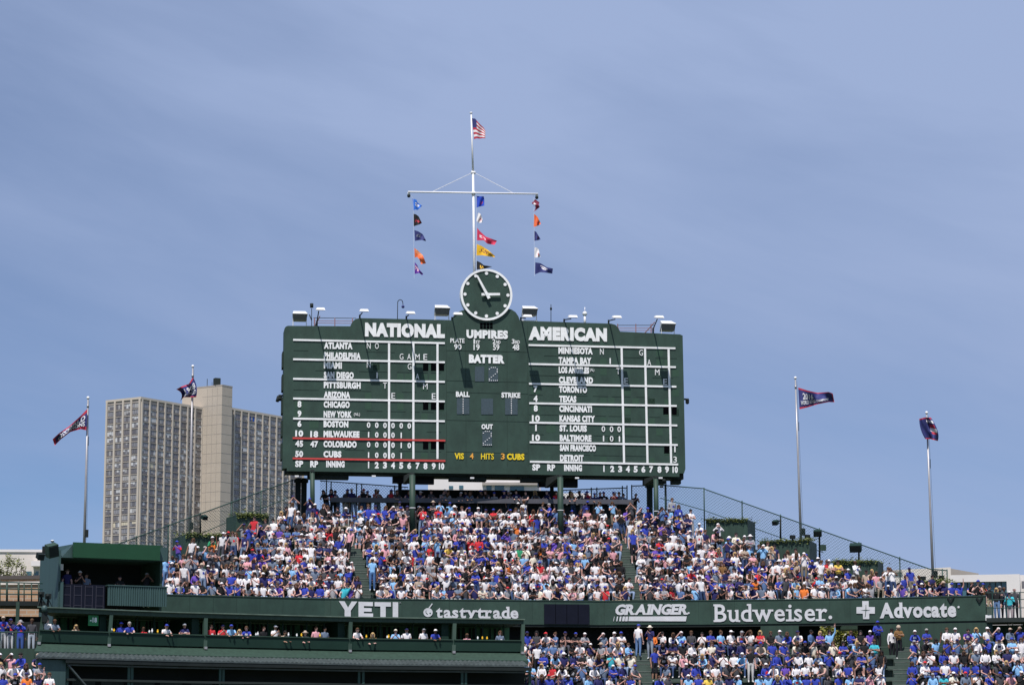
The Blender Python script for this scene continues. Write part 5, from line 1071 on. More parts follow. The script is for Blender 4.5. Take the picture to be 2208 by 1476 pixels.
def face_bits(head, lo=False):
    """nose, ears, eyes and mouth, as small raised pieces set into the head"""
    m = MB(); h = head
    m.add([h + Vector(p) for p in ((-.014, -.088, -.02), (.014, -.088, -.02), (0, -.118, -.025), (0, -.085, .03))], [(0, 2, 3), (2, 1, 3), (0, 1, 2), (0, 3, 1)], SKIN)
    if not lo:
        for s in (-1, 1): m.ball(h + Vector((s * .082, .005, -.005)), .026, 6, 4, SKIN, (.45, .8, 1.1))
    for s in (-1, 1): m.ball(h + Vector((s * .032, -.086, .018)), .012 if not lo else .014, 6, 4, EYE, (1.2, .6, .8))
    m.box(h + Vector((0, -.084, -.052)), (.042, .012, .010), m=EMB if False else EYE)
    return m
OUTFITS = {'tee': (.62, 0, 0), 'teeshorts': (.62, 0, 1), 'long': (1, 1, 0), 'tank': (.12, 0, 0), 'tankshorts': (.12, 0, 1)}
def assign(regs, t, fc, outfit, up, z0):
    sl, lg, sh = OUTFITS[outfit]; out = []
    for r, tt, c in zip(regs, t, fc):
        if r in ('head', 'neck', 'hand'): m = SKIN
        elif r == 'torso': m = SHIRT if c[2] > z0 - .02 else TROU
        elif r == 'uparm': m = SHIRT if (tt < sl or lg) else SKIN
        elif r == 'forearm': m = SHIRT if lg and tt < .88 else SKIN
        elif r == 'thigh': m = TROU
        elif r == 'shin': m = (SKIN if tt > .08 else TROU) if sh else TROU
        else: m = SHOE
        if m == SHIRT and r == 'torso' and c[1] < -.04 and math.hypot(c[0] - .01, (c[2] - z0 - .30) * .9) < .058: m = EMB
        out.append(m)
    return out
POSES = {'lap': ('sit', 'lap'), 'crossed': ('sit', 'crossed'), 'forward': ('forward', 'knees'), 'brow': ('sit', ('brow', 'lap')), 'cheer': ('sit', ('lap', 'raised')), 'phone': ('sit', 'phone'), 'drink': ('sit', ('lap', 'mouth')),
         'stand': ('stand', 'down'), 'standcross': ('stand', 'crossed'), 'rail': ('rail', 'rail'), 'binoc': ('stand', 'camera'), 'hip': ('stand', ('hip', 'down')), 'standphone': ('stand', 'phone')}
BODY = [omat('skin', 'skin_colour', .6), omat('shirt_cloth', 'shirt_colour', .85), omat('trouser_cloth', 'trouser_colour', .85), mat('shoe', (.55, .54, .52), .6, .2, 5), omat('shirt_emblem', 'emblem_colour', .85), mat('eye_dark', (.03, .02, .02), .4, 0)]
HAIRM = omat('headwear', 'hair_colour', .8)
HI, LO = {}, {}
for pn, (ps, ar) in POSES.items():
    nd, ed, head, up, z0 = skeleton(ps, ar, True); v, f = grow(nd, ed, 1); rg, t, fc = region(nd, ed, v, f); HI[pn] = dict(v=v, f=f, rg=rg, t=t, fc=fc, head=head, up=up, z0=z0)
    nd, ed, head, up, z0 = skeleton(ps, ar, False); v, f = grow(nd, ed, 1); rg, t, fc = region(nd, ed, v, f); LO[pn] = dict(v=v, f=f, rg=rg, t=t, fc=fc, head=head, up=up, z0=z0)
_bm = {}
def body_mesh(pose, outfit):
    k = (pose, outfit)
    if k not in _bm:
        h = HI[pose]; m_ = MB(); m_.v = [tuple(x) for x in h['v']]; m_.f = list(h['f']); m_.m = assign(h['rg'], h['t'], h['fc'], outfit, h['up'], h['z0']); m_.sm = [True] * len(m_.f)
        b = face_bits(h['head']); m_.add(b.v, b.f); m_.m[-len(b.f):] = b.m; _bm[k] = m_.mesh('person_' + pose, BODY)
    return _bm[k]
def dome(m, c, rx, ry, rz, zcut, n=12, k=5):
    vs = []; 
    for j in range(k + 1):
        a = zcut + (math.pi / 2 - zcut) * j / k
        for i in range(n): p = 2 * math.pi * i / n; vs.append((c[0] + math.cos(a) * math.cos(p) * rx, c[1] + math.cos(a) * math.sin(p) * ry, c[2] + math.sin(a) * rz))
    m.add(vs, [(j * n + i, j * n + (i + 1) % n, (j + 1) * n + (i + 1) % n, (j + 1) * n + i) for j in range(k) for i in range(n)] + [tuple(range(n))[::-1]], 0, True)
def headgear(kind):
    m = MB()
    if kind == 'cap':
        dome(m, (0, .008, .025), .090, .104, .094, 0.0); q = [(.085 * math.cos(a), -.085 + .10 * math.sin(a) - .0, .03 - .012 * abs(math.cos(a)) ** 2) for a in np.linspace(math.pi, 2 * math.pi, 9)]
        q = [(x * 1.05, y - .005, z) for x, y, z in q] + [(.085, -.05, .03), (-.085, -.05, .03)]; m.prism(q, (0, 0, .014))
    elif kind == 'backcap': dome(m, (0, .008, .025), .098, .112, .105, 0.0); m.prism([(-.07, .09, .03), (.07, .09, .03), (.05, .19, .02), (-.05, .19, .02)], (0, 0, .014))
    elif kind == 'hat':
        dome(m, (0, .0, .035), .098, .11, .11, 0.0); n = 16; m.hexa([(.16 * math.cos(6.283 * i / n), .17 * math.sin(6.283 * i / n), .025) for i in range(n)], [(.15 * math.cos(6.283 * i / n), .16 * math.sin(6.283 * i / n), .045) for i in range(n)])
    elif kind == 'short': dome(m, (0, .018, .02), .094, .105, .105, -.10); m.ball((0, .045, -.015), .082, 10, 6, 0, (1, .75, .95))
    elif kind == 'long':
        dome(m, (0, .018, .02), .098, .108, .108, -.15); m.ball((0, .06, -.06), .088, 10, 6, 0, (1.05, .6, 1.2))
        for s in (-1, 1): m.tube((s * .078, .01, .03), (s * .088, -.01, -.19), .032, .022, 8)
        m.tube((0, .06, .0), (0, .075, -.27), .085, .06, 10)
    elif kind == 'bun': dome(m, (0, .018, .02), .095, .106, .105, -.10); m.ball((0, .06, .105), .045, 8, 6); m.ball((0, .045, -.02), .08, 10, 6, 0, (1, .75, .95))
    elif kind == 'hood': dome(m, (0, .02, .01), .115, .125, .125, -.55); m.ball((0, .07, -.10), .10, 10, 6, 0, (1.1, .7, .8))
    return m
GEAR = {k: headgear(k) for k in ('cap', 'backcap', 'hat', 'short', 'long', 'bun', 'hood')}
GMESH = {k: g.mesh('headwear_' + k, [HAIRM]) for k, g in GEAR.items()}
gl = MB(); gl.box((0, -.097, .02), (.125, .012, .030)); 
for s in (-1, 1): gl.box((s * .066, -.045, .024), (.008, .10, .010))
GLASS = gl.mesh('sunglasses', [mat('sunglass_black', (.01, .01, .012), .25, 0)])
COLOURS = {'white': (.76, .73, .735), 'royal blue': (.036, .056, .36), 'navy': (.024, .024, .10), 'light blue': (.25, .48, .76), 'black': (.014, .014, .016), 'grey': (.30, .30, .32), 'red': (.56, .035, .045), 'orange': (.78, .20, .04), 'yellow': (.80, .55, .10), 'green': (.03, .25, .12),
           'pink': (.72, .36, .40), 'tan': (.46, .36, .28), 'purple': (.13, .07, .38), 'cream': (.74, .68, .56), 'teal': (.05, .42, .50), 'brown': (.20, .105, .04), 'charcoal': (.06, .06, .068), 'slate': (.15, .19, .26), 'denim blue': (.10, .17, .33)}
SHW = [('white', 36), ('royal blue', 13), ('navy', 13), ('light blue', 6), ('black', 11), ('grey', 5), ('charcoal', 6), ('slate', 5), ('red', 2.2), ('pink', 3.4), ('cream', 2), ('tan', 1.2), ('purple', 1.8), ('denim blue', 4), ('orange', .6), ('yellow', .2), ('green', .25), ('teal', .25), ('brown', 1.4)]
LOWERW = [('white', 25), ('royal blue', 24), ('navy', 12), ('light blue', 11), ('black', 9), ('grey', 5), ('charcoal', 5), ('slate', 5), ('red', 2.8), ('pink', 1.6), ('cream', 1.6), ('tan', 1.2), ('purple', 1.6), ('denim blue', 4), ('orange', .7), ('yellow', .35), ('green', .4), ('teal', .4), ('brown', 1.6)]
HEADW = [(('cap', 'white'), 11), (('cap', 'royal blue'), 11), (('cap', 'navy'), 8), (('cap', 'black'), 4), (('cap', 'red'), 2), (('cap', 'grey'), 3), (('cap', 'tan'), 1.5), (('short', 'brown'), 17), (('short', 'black'), 12), (('short', 'grey'), 2), (('long', 'blond'), 5), (('long', 'brown'), 13), (('long', 'black'), 8), (('bun', 'brown'), 2), (('hat', 'tan'), .8), (('hat', 'white'), .8), (('backcap', 'royal blue'), 2)]
HAIRC = {'brown': (.085, .045, .025), 'black': (.012, .010, .010), 'grey': (.30, .29, .28), 'blond': (.42, .28, .13)}
TROUS = [(.06, .11, .24), (.05, .08, .17), (.02, .02, .025), (.02, .02, .025), (.22, .29, .42), (.24, .20, .15), (.40, .39, .39), (.08, .08, .10), (.05, .08, .17)]
SKINS = [(.58, .335, .285), (.52, .29, .235), (.62, .39, .335), (.48, .265, .21), (.54, .31, .265), (.34, .19, .13), (.17, .085, .06)]
def pick(r, tab): 
    x = r.random() * sum(w for _, w in tab)
    for a, w in tab:
        x -= w
        if x <= 0: return a
    return tab[-1][0]
def headcol(h): return HAIRC[h[1]] if h[0] in ('short', 'long', 'bun') else COLOURS[h[1]]
def headphrase(h):
    return {'cap': h[1] + ' cap', 'backcap': 'backward ' + h[1] + ' cap', 'hat': h[1] + ' sun hat', 'short': 'short ' + h[1] + ' hair', 'long': 'long ' + h[1] + ' hair', 'bun': h[1] + ' hair bun', 'hood': h[1] + ' hood'}[h[0]]
POSEP = {'lap': 'hands on lap', 'crossed': 'arms crossed', 'forward': 'leaning forward', 'brow': 'hand at brow', 'cheer': 'one arm raised', 'phone': 'hands held up', 'drink': 'hand at mouth'}
USED = set(); NPERS = [0]
def emblem_for(shirt, r):
    c = COLOURS[shirt]
    if r.random() < .68: return c
    return COLOURS[r.choice({'white': ['royal blue', 'royal blue', 'red', 'navy'], 'royal blue': ['red', 'white', 'white'], 'light blue': ['white', 'royal blue', 'red'], 'navy': ['white', 'red'], 'black': ['white', 'grey'], 'grey': ['royal blue', 'red']}.get(shirt, ['white', shirt]))]
def person(loc, rz, pose, shirt, head, label, group, r, outfit=None, trousers=None, skin=None, scale=1.0, glasses=None):
    outfit = outfit or r.choice(['tee', 'tee', 'tee', 'teeshorts', 'long', 'long', 'tank'] if shirt not in ('brown',) else ['long'])
    o = bpy.data.objects.new('person', body_mesh(pose, outfit)); COL.objects.link(o); o.location = loc; o.rotation_euler = (0, 0, rz); o.scale = (scale,) * 3
    tag(o, label, 'person', group)
    o['shirt_colour'] = COLOURS[shirt]; o['emblem_colour'] = emblem_for(shirt, r); o['trouser_colour'] = trousers or r.choice(TROUS); o['skin_colour'] = skin or r.choice(SKINS)
    if head[0] != 'bald':
        c = bpy.data.objects.new({'cap': 'cap', 'backcap': 'cap', 'hat': 'sun_hat', 'hood': 'hood'}.get(head[0], 'hair'), GMESH[head[0]]); COL.objects.link(c); c.parent = o; c.location = HI[pose]['head']; c['hair_colour'] = headcol(head)
    if (r.random() < .3) if glasses is None else glasses:
        c = bpy.data.objects.new('sunglasses', GLASS); COL.objects.link(c); c.parent = o; c.location = HI[pose]['head']
    NPERS[0] += 1
    return o
class Crowd:
    """the far crowd: figures too many to tell apart, gathered into one mesh with a clothing colour per face"""
    def __init__(s): s.V, s.Fv, s.Fn, s.C, s.n = [], [], [], [], 0
    cache = {}
    def add(s, loc, rz, pose, outfit, cols, head, scale, tilt=0.0):
        k = (pose, outfit, head[0])
        if k not in Crowd.cache:
            h = LO[pose]; m_ = MB(); m_.v = [tuple(x) for x in h['v']]; m_.f = list(h['f']); m_.m = [7 if a == SHIRT and g in ('uparm', 'forearm') else a for a, g in zip(assign(h['rg'], h['t'], h['fc'], outfit, h['up'], h['z0']), h['rg'])]; m_.sm = [True] * len(m_.f)
            b = face_bits(h['head'], True); m_.add(b.v, b.f); m_.m[-len(b.f):] = b.m
            if head[0] in GEAR: g = GEAR[head[0]]; m_.add([Vector(x) + h['head'] for x in g.v], g.f, 6)
            fn = np.array([len(f) for f in m_.f]); Crowd.cache[k] = (np.array(m_.v), np.concatenate([np.array(f) for f in m_.f]), fn, np.repeat(np.array(m_.m), fn))
        v, fv, fn, mi = Crowd.cache[k]; c, n_ = math.cos(rz), math.sin(rz)
        w = v * scale; w = np.stack([w[:, 0] + w[:, 2] * tilt, w[:, 1], w[:, 2]], 1) if tilt else w; s.V.append(np.stack([w[:, 0] * c - w[:, 1] * n_ + loc[0], w[:, 0] * n_ + w[:, 1] * c + loc[1], w[:, 2] + loc[2]], 1)); s.Fv.append(fv + s.n); s.Fn.append(fn); s.C.append(np.array(cols, dtype=np.float32)[mi]); s.n += len(v)
    def build(s):
        V = np.concatenate(s.V); Fv = np.concatenate(s.Fv); Fn = np.concatenate(s.Fn); C = np.concatenate(s.C); b = V.mean(0); b[2] = V[:, 2].min()
        me = bpy.data.meshes.new('crowd'); me.vertices.add(len(V)); me.vertices.foreach_set('co', (V - b).astype(np.float32).ravel()); me.loops.add(len(Fv)); me.loops.foreach_set('vertex_index', Fv.astype(np.int32))
        me.polygons.add(len(Fn)); st_ = np.concatenate([[0], np.cumsum(Fn)[:-1]]); me.polygons.foreach_set('loop_start', st_.astype(np.int32)); me.polygons.foreach_set('loop_total', Fn.astype(np.int32)); me.polygons.foreach_set('use_smooth', np.ones(len(Fn), bool))
        at = me.color_attributes.new('clothing', 'FLOAT_COLOR', 'CORNER'); at.data.foreach_set('color', np.concatenate([C, np.ones((len(C), 1), np.float32)], 1).ravel()); me.update(); me.validate()
        m = bpy.data.materials.new('crowd_cloth'); m.use_nodes = True; t = m.node_tree; bs = t.nodes['Principled BSDF']; bs.inputs['Roughness'].default_value = .85; bs.inputs['Specular IOR Level'].default_value = .2
        a = t.nodes.new('ShaderNodeVertexColor'); a.layer_name = 'clothing'; t.links.new(a.outputs[0], bs.inputs['Base Color']); me.materials.append(m)
        o = bpy.data.objects.new('crowd', me); COL.objects.link(o); o.location = b; o['kind'] = 'stuff'; o['label'] = 'dense crowd of fans in white, blue and red filling the upper stand'; o['category'] = 'crowd'; return o
crowd = Crowd()
def crowd_person(loc, rz, pose, r, shirt=None, head=None, scale=None, dark=False, outfit=None, trousers=None):
    shirt = shirt or pick(r, SHW); head = head or pick(r, HEADW); outfit = outfit or r.choice(['tee', 'tee', 'teeshorts', 'teeshorts', 'long', 'tank', 'tankshorts', 'tankshorts'])
    j = r.uniform(.82, 1.12); sc = tuple(min(.82, c * j) for c in COLOURS[shirt])
    cols = [r.choice(SKINS), sc, trousers or r.choice(TROUS), (.4, .4, .4), emblem_for(shirt, r), (.03, .02, .02), headcol(head) if head[0] != 'bald' else (.5, .32, .24)]
    cols.append(cols[1] if r.random() < .8 else COLOURS[r.choice(['white', 'royal blue', 'navy', 'grey', 'black', 'red'])])
    crowd.add(loc, rz, pose, outfit, cols, head, scale or r.uniform(.88, 1.10), r.gauss(0, .11))

r = random.Random(44)
SEATP = [('lap', 30), ('crossed', 14), ('forward', 20), ('brow', 9), ('cheer', 3), ('phone', 12), ('drink', 7)]
# upper stand, row by row
STAND_UP = []
for k in range(11):
    off = 1.0 + RUN * k; zf = SEAT0 + RISE * k
    xl = at_row(LIM[k][0], HY[k], off).x; xr = at_row(LIM[k][1], HY[k], off).x; x = xl + .1
    ac = [(at_row(c - h - 1, HY[k] + 25, off).x, at_row(c + h + 1, HY[k] + 25, off).x) for c, h in AIS(k)]
    while x < xr:
        for a, b in ac:
            if a - .16 < x < b + .16 and not (k > 6 and r.random() < .35): x = b + .18
        y = Yb(x) + off + r.uniform(-.07, .05); q = r.random() if not any(abs(x - a) < .34 and abs(y - b) < .6 for a, b in POSTS) else 1.0
        edge = x < xl + 2.0 or (xr - 3.0 < x < xr - .3)
        if q < (.22 if edge and k > 0 else .022): crowd_person((x, y - .25, zf - .45), r.gauss(0, .35), r.choice(['stand', 'standcross', 'hip', 'standphone', 'binoc']), r, scale=r.uniform(.94, 1.05))
        elif q < .98: crowd_person((x, y + r.uniform(-.05, .05), zf + .003), r.gauss(0, .42), pick(r, SEATP), r)
        x += r.uniform(.33, .51)
# aisle sitters and the deck crowd in the board's shade, deepened by dark shirt colours
for k, dx, pose in ((9, .2, 'lap'), (8, -.15, 'forward'), (8, .3, 'crossed'), (7, .28, 'lap')):
    c = AIS(k)[0][0]; x = at_row(c, HY[k] + 25, 1.0 + RUN * k).x + dx; crowd_person((x, Yb(x) + 1.0 + RUN * k, SEAT0 + RISE * k - .1), r.gauss(0, .3), pose, r)
for k, dx, pose in ((10, 0, 'lap'), (9, -.1, 'lap'), (8, .2, 'standphone'), (7, .3, 'stand'), (5, .32, 'stand')):
    c = AIS(k)[1][0]; x = at_row(c, HY[k] + 25, 1.0 + RUN * k).x + dx; crowd_person((x, Yb(x) + .9 + RUN * k, SEAT0 + RISE * k - (.1 if pose == 'lap' else .12)), r.gauss(0, .4), pose, r, shirt='black' if pose == 'standphone' else None)
for px in list(range(700, 860, 11)) + list(range(862, 1200, 12)) + list(range(1218, 1372, 11)):
    if r.random() < .92:
        xx = P(px + r.uniform(-4, 4), 1070, 149.6).x; crowd_person((xx, 149.35 + xx * .07 + r.uniform(-.1, .25), DK), r.gauss(0, .5), r.choice(['rail', 'stand', 'standcross', 'rail', 'standphone']), r, r.choice(['black', 'navy', 'charcoal', 'black', 'slate', 'navy', 'charcoal', 'grey', 'red']), scale=r.uniform(.94, 1.05))
for px in range(860, 1370, 15):
    if r.random() < .55: xx = P(px, 1100, 147.3).x; crowd_person((xx, 147.5, ZF10 + .25), r.gauss(0, .4), r.choice(['stand', 'standcross', 'standphone']), r, r.choice(['navy', 'black', 'royal blue', 'white', 'charcoal', 'red', 'light blue']), scale=r.uniform(.92, 1.0))

# individually built people ------------------------------------------------
# notable standing figures: pixel of the head, row offset, pose, shirt, head, trousers, label
def stand_at(px, py, off, pose, shirt, head, label, group, trousers=None, outfit='tee', rz=0.0, scale=1.0, Y=None):
    p = at_row(px, py, off) if Y is None else P(px, py, Y); h = HI[pose]['head'] * scale; 
    return person((p.x, p.y - h.y * .5, p.z - h.z), rz, pose, shirt, head, label, group, r, outfit, trousers, None, scale, r.random() < .3)
JEANS, DARK, KHAKI, WHT = (.13, .22, .40), (.015, .015, .02), (.38, .32, .22), (.62, .60, .58)
GU, GL_ = 'people standing in the upper stand', 'people standing in the lower stand'
UP = [
 (803, 1207, 1.0, 'stand', 'light blue', ('short', 'grey'), 'man standing in the aisle in light blue shirt and blue jeans', (.08, .17, .36), 'tee', .1),
 (1185, 1089, 8.6, 'standphone', 'royal blue', ('short', 'grey'), 'person in bright blue shirt standing sideways beside the thick AMERICAN side post', DARK, 'tee', -1.2),
 (1449, 1077, 9.0, 'stand', 'grey', ('short', 'brown'), 'person in grey striped top standing highest beside the AMERICAN end post', DARK, 'long', .2),
 (1463, 1092, 8.4, 'stand', 'royal blue', ('long', 'brown'), 'person in loose royal blue jacket with yellow cloth near the fence', (.7, .5, .05), 'long', .3),
 (1548, 1132, 7.0, 'binoc', 'white', ('cap', 'white'), 'person in white and dark vest lifting binoculars before the first ivy wall', DARK, 'long', .1),
 (1587, 1152, 6.2, 'standcross', 'cream', ('short', 'black'), 'person in cream striped top and jeans below the first ivy wall corner', (.08, .17, .36), 'long', .2),
 (1606, 1158, 6.0, 'stand', 'white', ('cap', 'white'), 'person in white shirt and white cap between two others below the first ivy wall', JEANS, 'tee', -.3),
 (1618, 1157, 5.6, 'standcross', 'grey', ('hat', 'white'), 'person in grey top holding a pale sign near the first ivy wall', JEANS, 'long', -.2),
 (1655, 1172, 5.3, 'stand', 'cream', ('short', 'brown'), 'person in cream top standing before the second ivy wall', DARK, 'long', .4),
 (1670, 1178, 5.1, 'stand', 'navy', ('short', 'black'), 'person in navy top and dark trousers before the second ivy wall', DARK, 'tee', -.2),
 (1698, 1190, 4.8, 'stand', 'tan', ('long', 'brown'), 'person in tan dress before the second ivy wall', (.45, .33, .20), 'tank', .2),
 (1716, 1186, 4.6, 'standcross', 'white', ('short', 'black'), 'person in white shirt and dark blue jeans at the second ivy wall corner', (.04, .08, .2), 'tee', -.4),
 (1738, 1198, 4.2, 'phone' if False else 'standphone', 'white', ('cap', 'royal blue'), 'person in white shirt and blue cap beyond the second ivy wall', (.10, .18, .36), 'tee', .1),
 (1763, 1205, 3.8, 'stand', 'white', ('cap', 'white'), 'person in white jersey and white cap just before the third ivy wall', DARK, 'tee', .3),
 (1788, 1210, 3.4, 'standcross', 'cream', ('cap', 'white'), 'person in cream shirt and pale jeans leaning before the third ivy wall', (.30, .38, .50), 'tee', -.5),
 (1822, 1231, 2.6, 'stand', 'black', ('long', 'brown'), 'person in black top standing below the third ivy wall', (.35, .4, .5), 'tee', .2),
 (1843, 1234, 2.5, 'standcross', 'charcoal', ('cap', 'white'), 'person in charcoal shirt with arms crossed below the third ivy wall', DARK, 'tee', .1),
 (1868, 1232, 2.4, 'stand', 'tan', ('cap', 'black'), 'person in tan shirt and black cap at the third ivy wall corner', DARK, 'tee', -.2),
 (1889, 1236, 2.3, 'stand', 'pink', ('short', 'brown'), 'person in pink and white shirt beyond the third ivy wall', (.5, .45, .45), 'tee', .2),
 (1905, 1237, 2.2, 'standcross', 'brown', ('short', 'brown'), 'person in dark brown top beyond the third ivy wall', DARK, 'tee', -.1),
 (487, 1152, 5.8, 'stand', 'white', ('cap', 'white'), 'person in white jersey standing sideways at the ivy wall before the tower block', KHAKI, 'tee', .9),
 (505, 1152, 5.6, 'standcross', 'cream', ('cap', 'tan'), 'person in cream top with arms crossed near the ivy wall before the tower block', KHAKI, 'long', -.4),
 (536, 1139, 6.2, 'standcross', 'royal blue', ('cap', 'royal blue'), 'person in royal blue shirt and blue cap under the tower core ivy wall', JEANS, 'tee', .2),
 (552, 1128, 6.6, 'stand', 'white', ('cap', 'white'), 'person in white sweatshirt standing sideways under the tower core ivy wall', DARK, 'long', 1.2),
 (458, 1160, 5.0, 'drink' if False else 'standphone', 'green', ('cap', 'white'), 'person in green jacket drinking before the ivy wall by the tower block', DARK, 'long', .2),
 (617, 1096, 8.6, 'stand', 'black', ('short', 'black'), 'person in black standing beside the black column near the tower block', DARK, 'tee', .4),
 (356, 1205, 2.2, 'stand', 'light blue', ('short', 'brown'), 'person in bright light blue shirt next to the camera booth end wall', JEANS, 'tee', .8),
 (379, 1205, 2.6, 'standphone', 'black', ('cap', 'black'), 'person in black photographing beside the camera booth', DARK, 'long', .5),
]
for px, py, off, pose, sh, hd, lb, tr, of, rz in UP: stand_at(px, py, off, pose, sh, hd, lb, GU, tr, of, rz)
LOWP = [
 (1376, 1349, -1.6, 'stand', 'white', ('cap', 'royal blue'), 'person in white shirt with dark jacket at the waist atop the stairway', JEANS, 'tee', 2.6),
 (1402, 1353, -1.6, 'standphone', 'navy', ('hat', 'cream'), 'person in dark navy jacket and pale hat atop the stairway', (.3, .34, .4), 'long', -.4),
 (1411, 1401, -3.0, 'stand', 'royal blue', ('short', 'brown'), 'person in royal blue jersey and black shorts standing on the stairway edge', DARK, 'teeshorts', .5),
 (1937, 1352, -1.5, 'standcross', 'brown', ('hood', 'tan'), 'person in brown jacket, black trousers and white shoes atop the far stairway', DARK, 'long', .2),
 (1922, 1358, -1.3, 'stand', 'white', ('short', 'black'), 'person in white jacket half hidden beside the brown jacket', DARK, 'long', .5),
 (1892, 1342, -1.05, 'standcross', 'royal blue', ('cap', 'royal blue'), 'person in royal blue hooded jacket with light blue sleeves standing under the sign', DARK, 'long', .1),
 (1158, 1392, -2.4, 'stand', 'white', ('short', 'brown'), 'person in white jersey standing beside the balcony end', DARK, 'tee', .1),
 (1618, 1402, -3.6, 'stand', 'black', ('short', 'brown'), 'person in black tee and white trousers standing amid the seats', WHT, 'tee', .1),
]
for px, py, off, pose, sh, hd, lb, tr, of, rz in LOWP: stand_at(px, py, off, pose, sh, hd, lb, GL_, tr, of, rz)
# railing platform, steel platform, booth crew
for px, py, pose, sh, hd, lb, tr in ((2133, 1266, 'stand', 'black', ('short', 'black'), 'person in black top and khaki trousers at the end of the sign wall', KHAKI), (2149, 1271, 'stand', 'black', ('long', 'blond'), 'person with blond hair and black jacket on the end walkway', JEANS), (2156, 1267, 'standcross', 'charcoal', ('cap', 'grey'), 'person in charcoal jacket and grey cap on the end walkway', DARK),
        (2165, 1270, 'stand', 'navy', ('short', 'brown'), 'person in navy top and jeans on the end walkway', JEANS), (2177, 1279, 'standphone', 'teal', ('cap', 'white'), 'person in teal top and white cap on the end walkway', (.4, .33, .34)), (2188, 1271, 'stand', 'charcoal', ('bald', ''), 'bald person carrying a bag on the end walkway', DARK)):
    stand_at(px, py, 0, pose, sh, hd, lb, 'people on the end walkway', tr, 'long', r.uniform(-.5, .5), 1.0, 132.6 + .6 + r.uniform(0, .5))
for px, py, pose, sh, hd, lb, tr in ((7, 1333, 'rail', 'royal blue', ('cap', 'tan'), 'person in royal blue leaning on the rail at the photo edge', (.5, .5, .52)), (24, 1338, 'standphone', 'navy', ('cap', 'navy'), 'person in navy top and pale trousers at the rail under the platform', (.5, .5, .52)),
        (45, 1342, 'binoc', 'royal blue', ('hat', 'grey'), 'person in royal blue hoodie looking through binoculars under the platform', (.05, .1, .3)), (69, 1338, 'stand', 'charcoal', ('short', 'brown'), 'person in charcoal top and pale jeans next to the balcony end', (.4, .45, .52))):
    stand_at(px, py, 0, pose, sh, hd, lb, 'people at the rail under the steel platform', tr, 'long', r.uniform(-.3, .3), 1.0, 121.4)
for px, py, pose, sh, hd, lb in ((145, 1231, 'stand', 'navy', ('short', 'brown'), 'booth worker in navy shirt nearest the booth side wall'), (172, 1235, 'standphone', 'black', ('cap', 'white'), 'booth worker in black with pale cap bent over equipment'), (186, 1240, 'stand', 'slate', ('short', 'black'), 'booth worker in slate blue shirt near the glass doors'), (258, 1245, 'standcross', 'black', ('short', 'black'), 'booth worker in black behind the ribbed counter'), (316, 1239, 'binoc', 'black', ('cap', 'grey'), 'booth worker in black and grey cap at the far counter end')):
    q = BF.px(px, py, -.9); p = BF.pt(q[0], -.9, q[1]); h = HI[pose]['head']; person((p.x, p.y, p.z - h.z), .4, pose, sh, hd, lb, 'workers in the camera booth', r, 'tee', DARK)
# rail in front of the corner standers
m_ = MB(); RF = Frame(40, 1362, 120.6, 5); z = RF.px(40, 1362)[1]; ra, rb = RF.px(-30, 1362)[0], RF.px(83, 1362)[0]
rl_ = thing('guard_rail', RF.pt((ra + rb) / 2, 0, z - 1), 'dark guard rail with mesh in front of the corner standers', 'railing')
m_.tube(RF.pt(ra, 0, z), RF.pt(rb, 0, z), .03, .03, 8); part('handrail', m_, M['fence'], rl_)
for x in (2, 29, 57, 80): m_ = MB(); a = RF.px(x, 1362)[0]; m_.tube(RF.pt(a, 0, z - .95), RF.pt(a, 0, z), .02, .02, 6); part('rail_post', m_, M['fence'], rl_)
m_ = MB(); zk = RF.px(40, 1397)[1]; m_.fbox(RF, ra, rb, -1.6, .1, zk - 1.2, zk); solo('corner_wall', m_, M['green'], 'low green wall carrying the guard rail in the bottom corner', 'wall')
m_ = MB(); m_.fbox(RF, ra, rb + .2, -2.6, -2.4, zk - 3, z + .6); solo('corner_screen', m_, M['dark'], 'dark screen behind the people at the corner rail', 'screen')
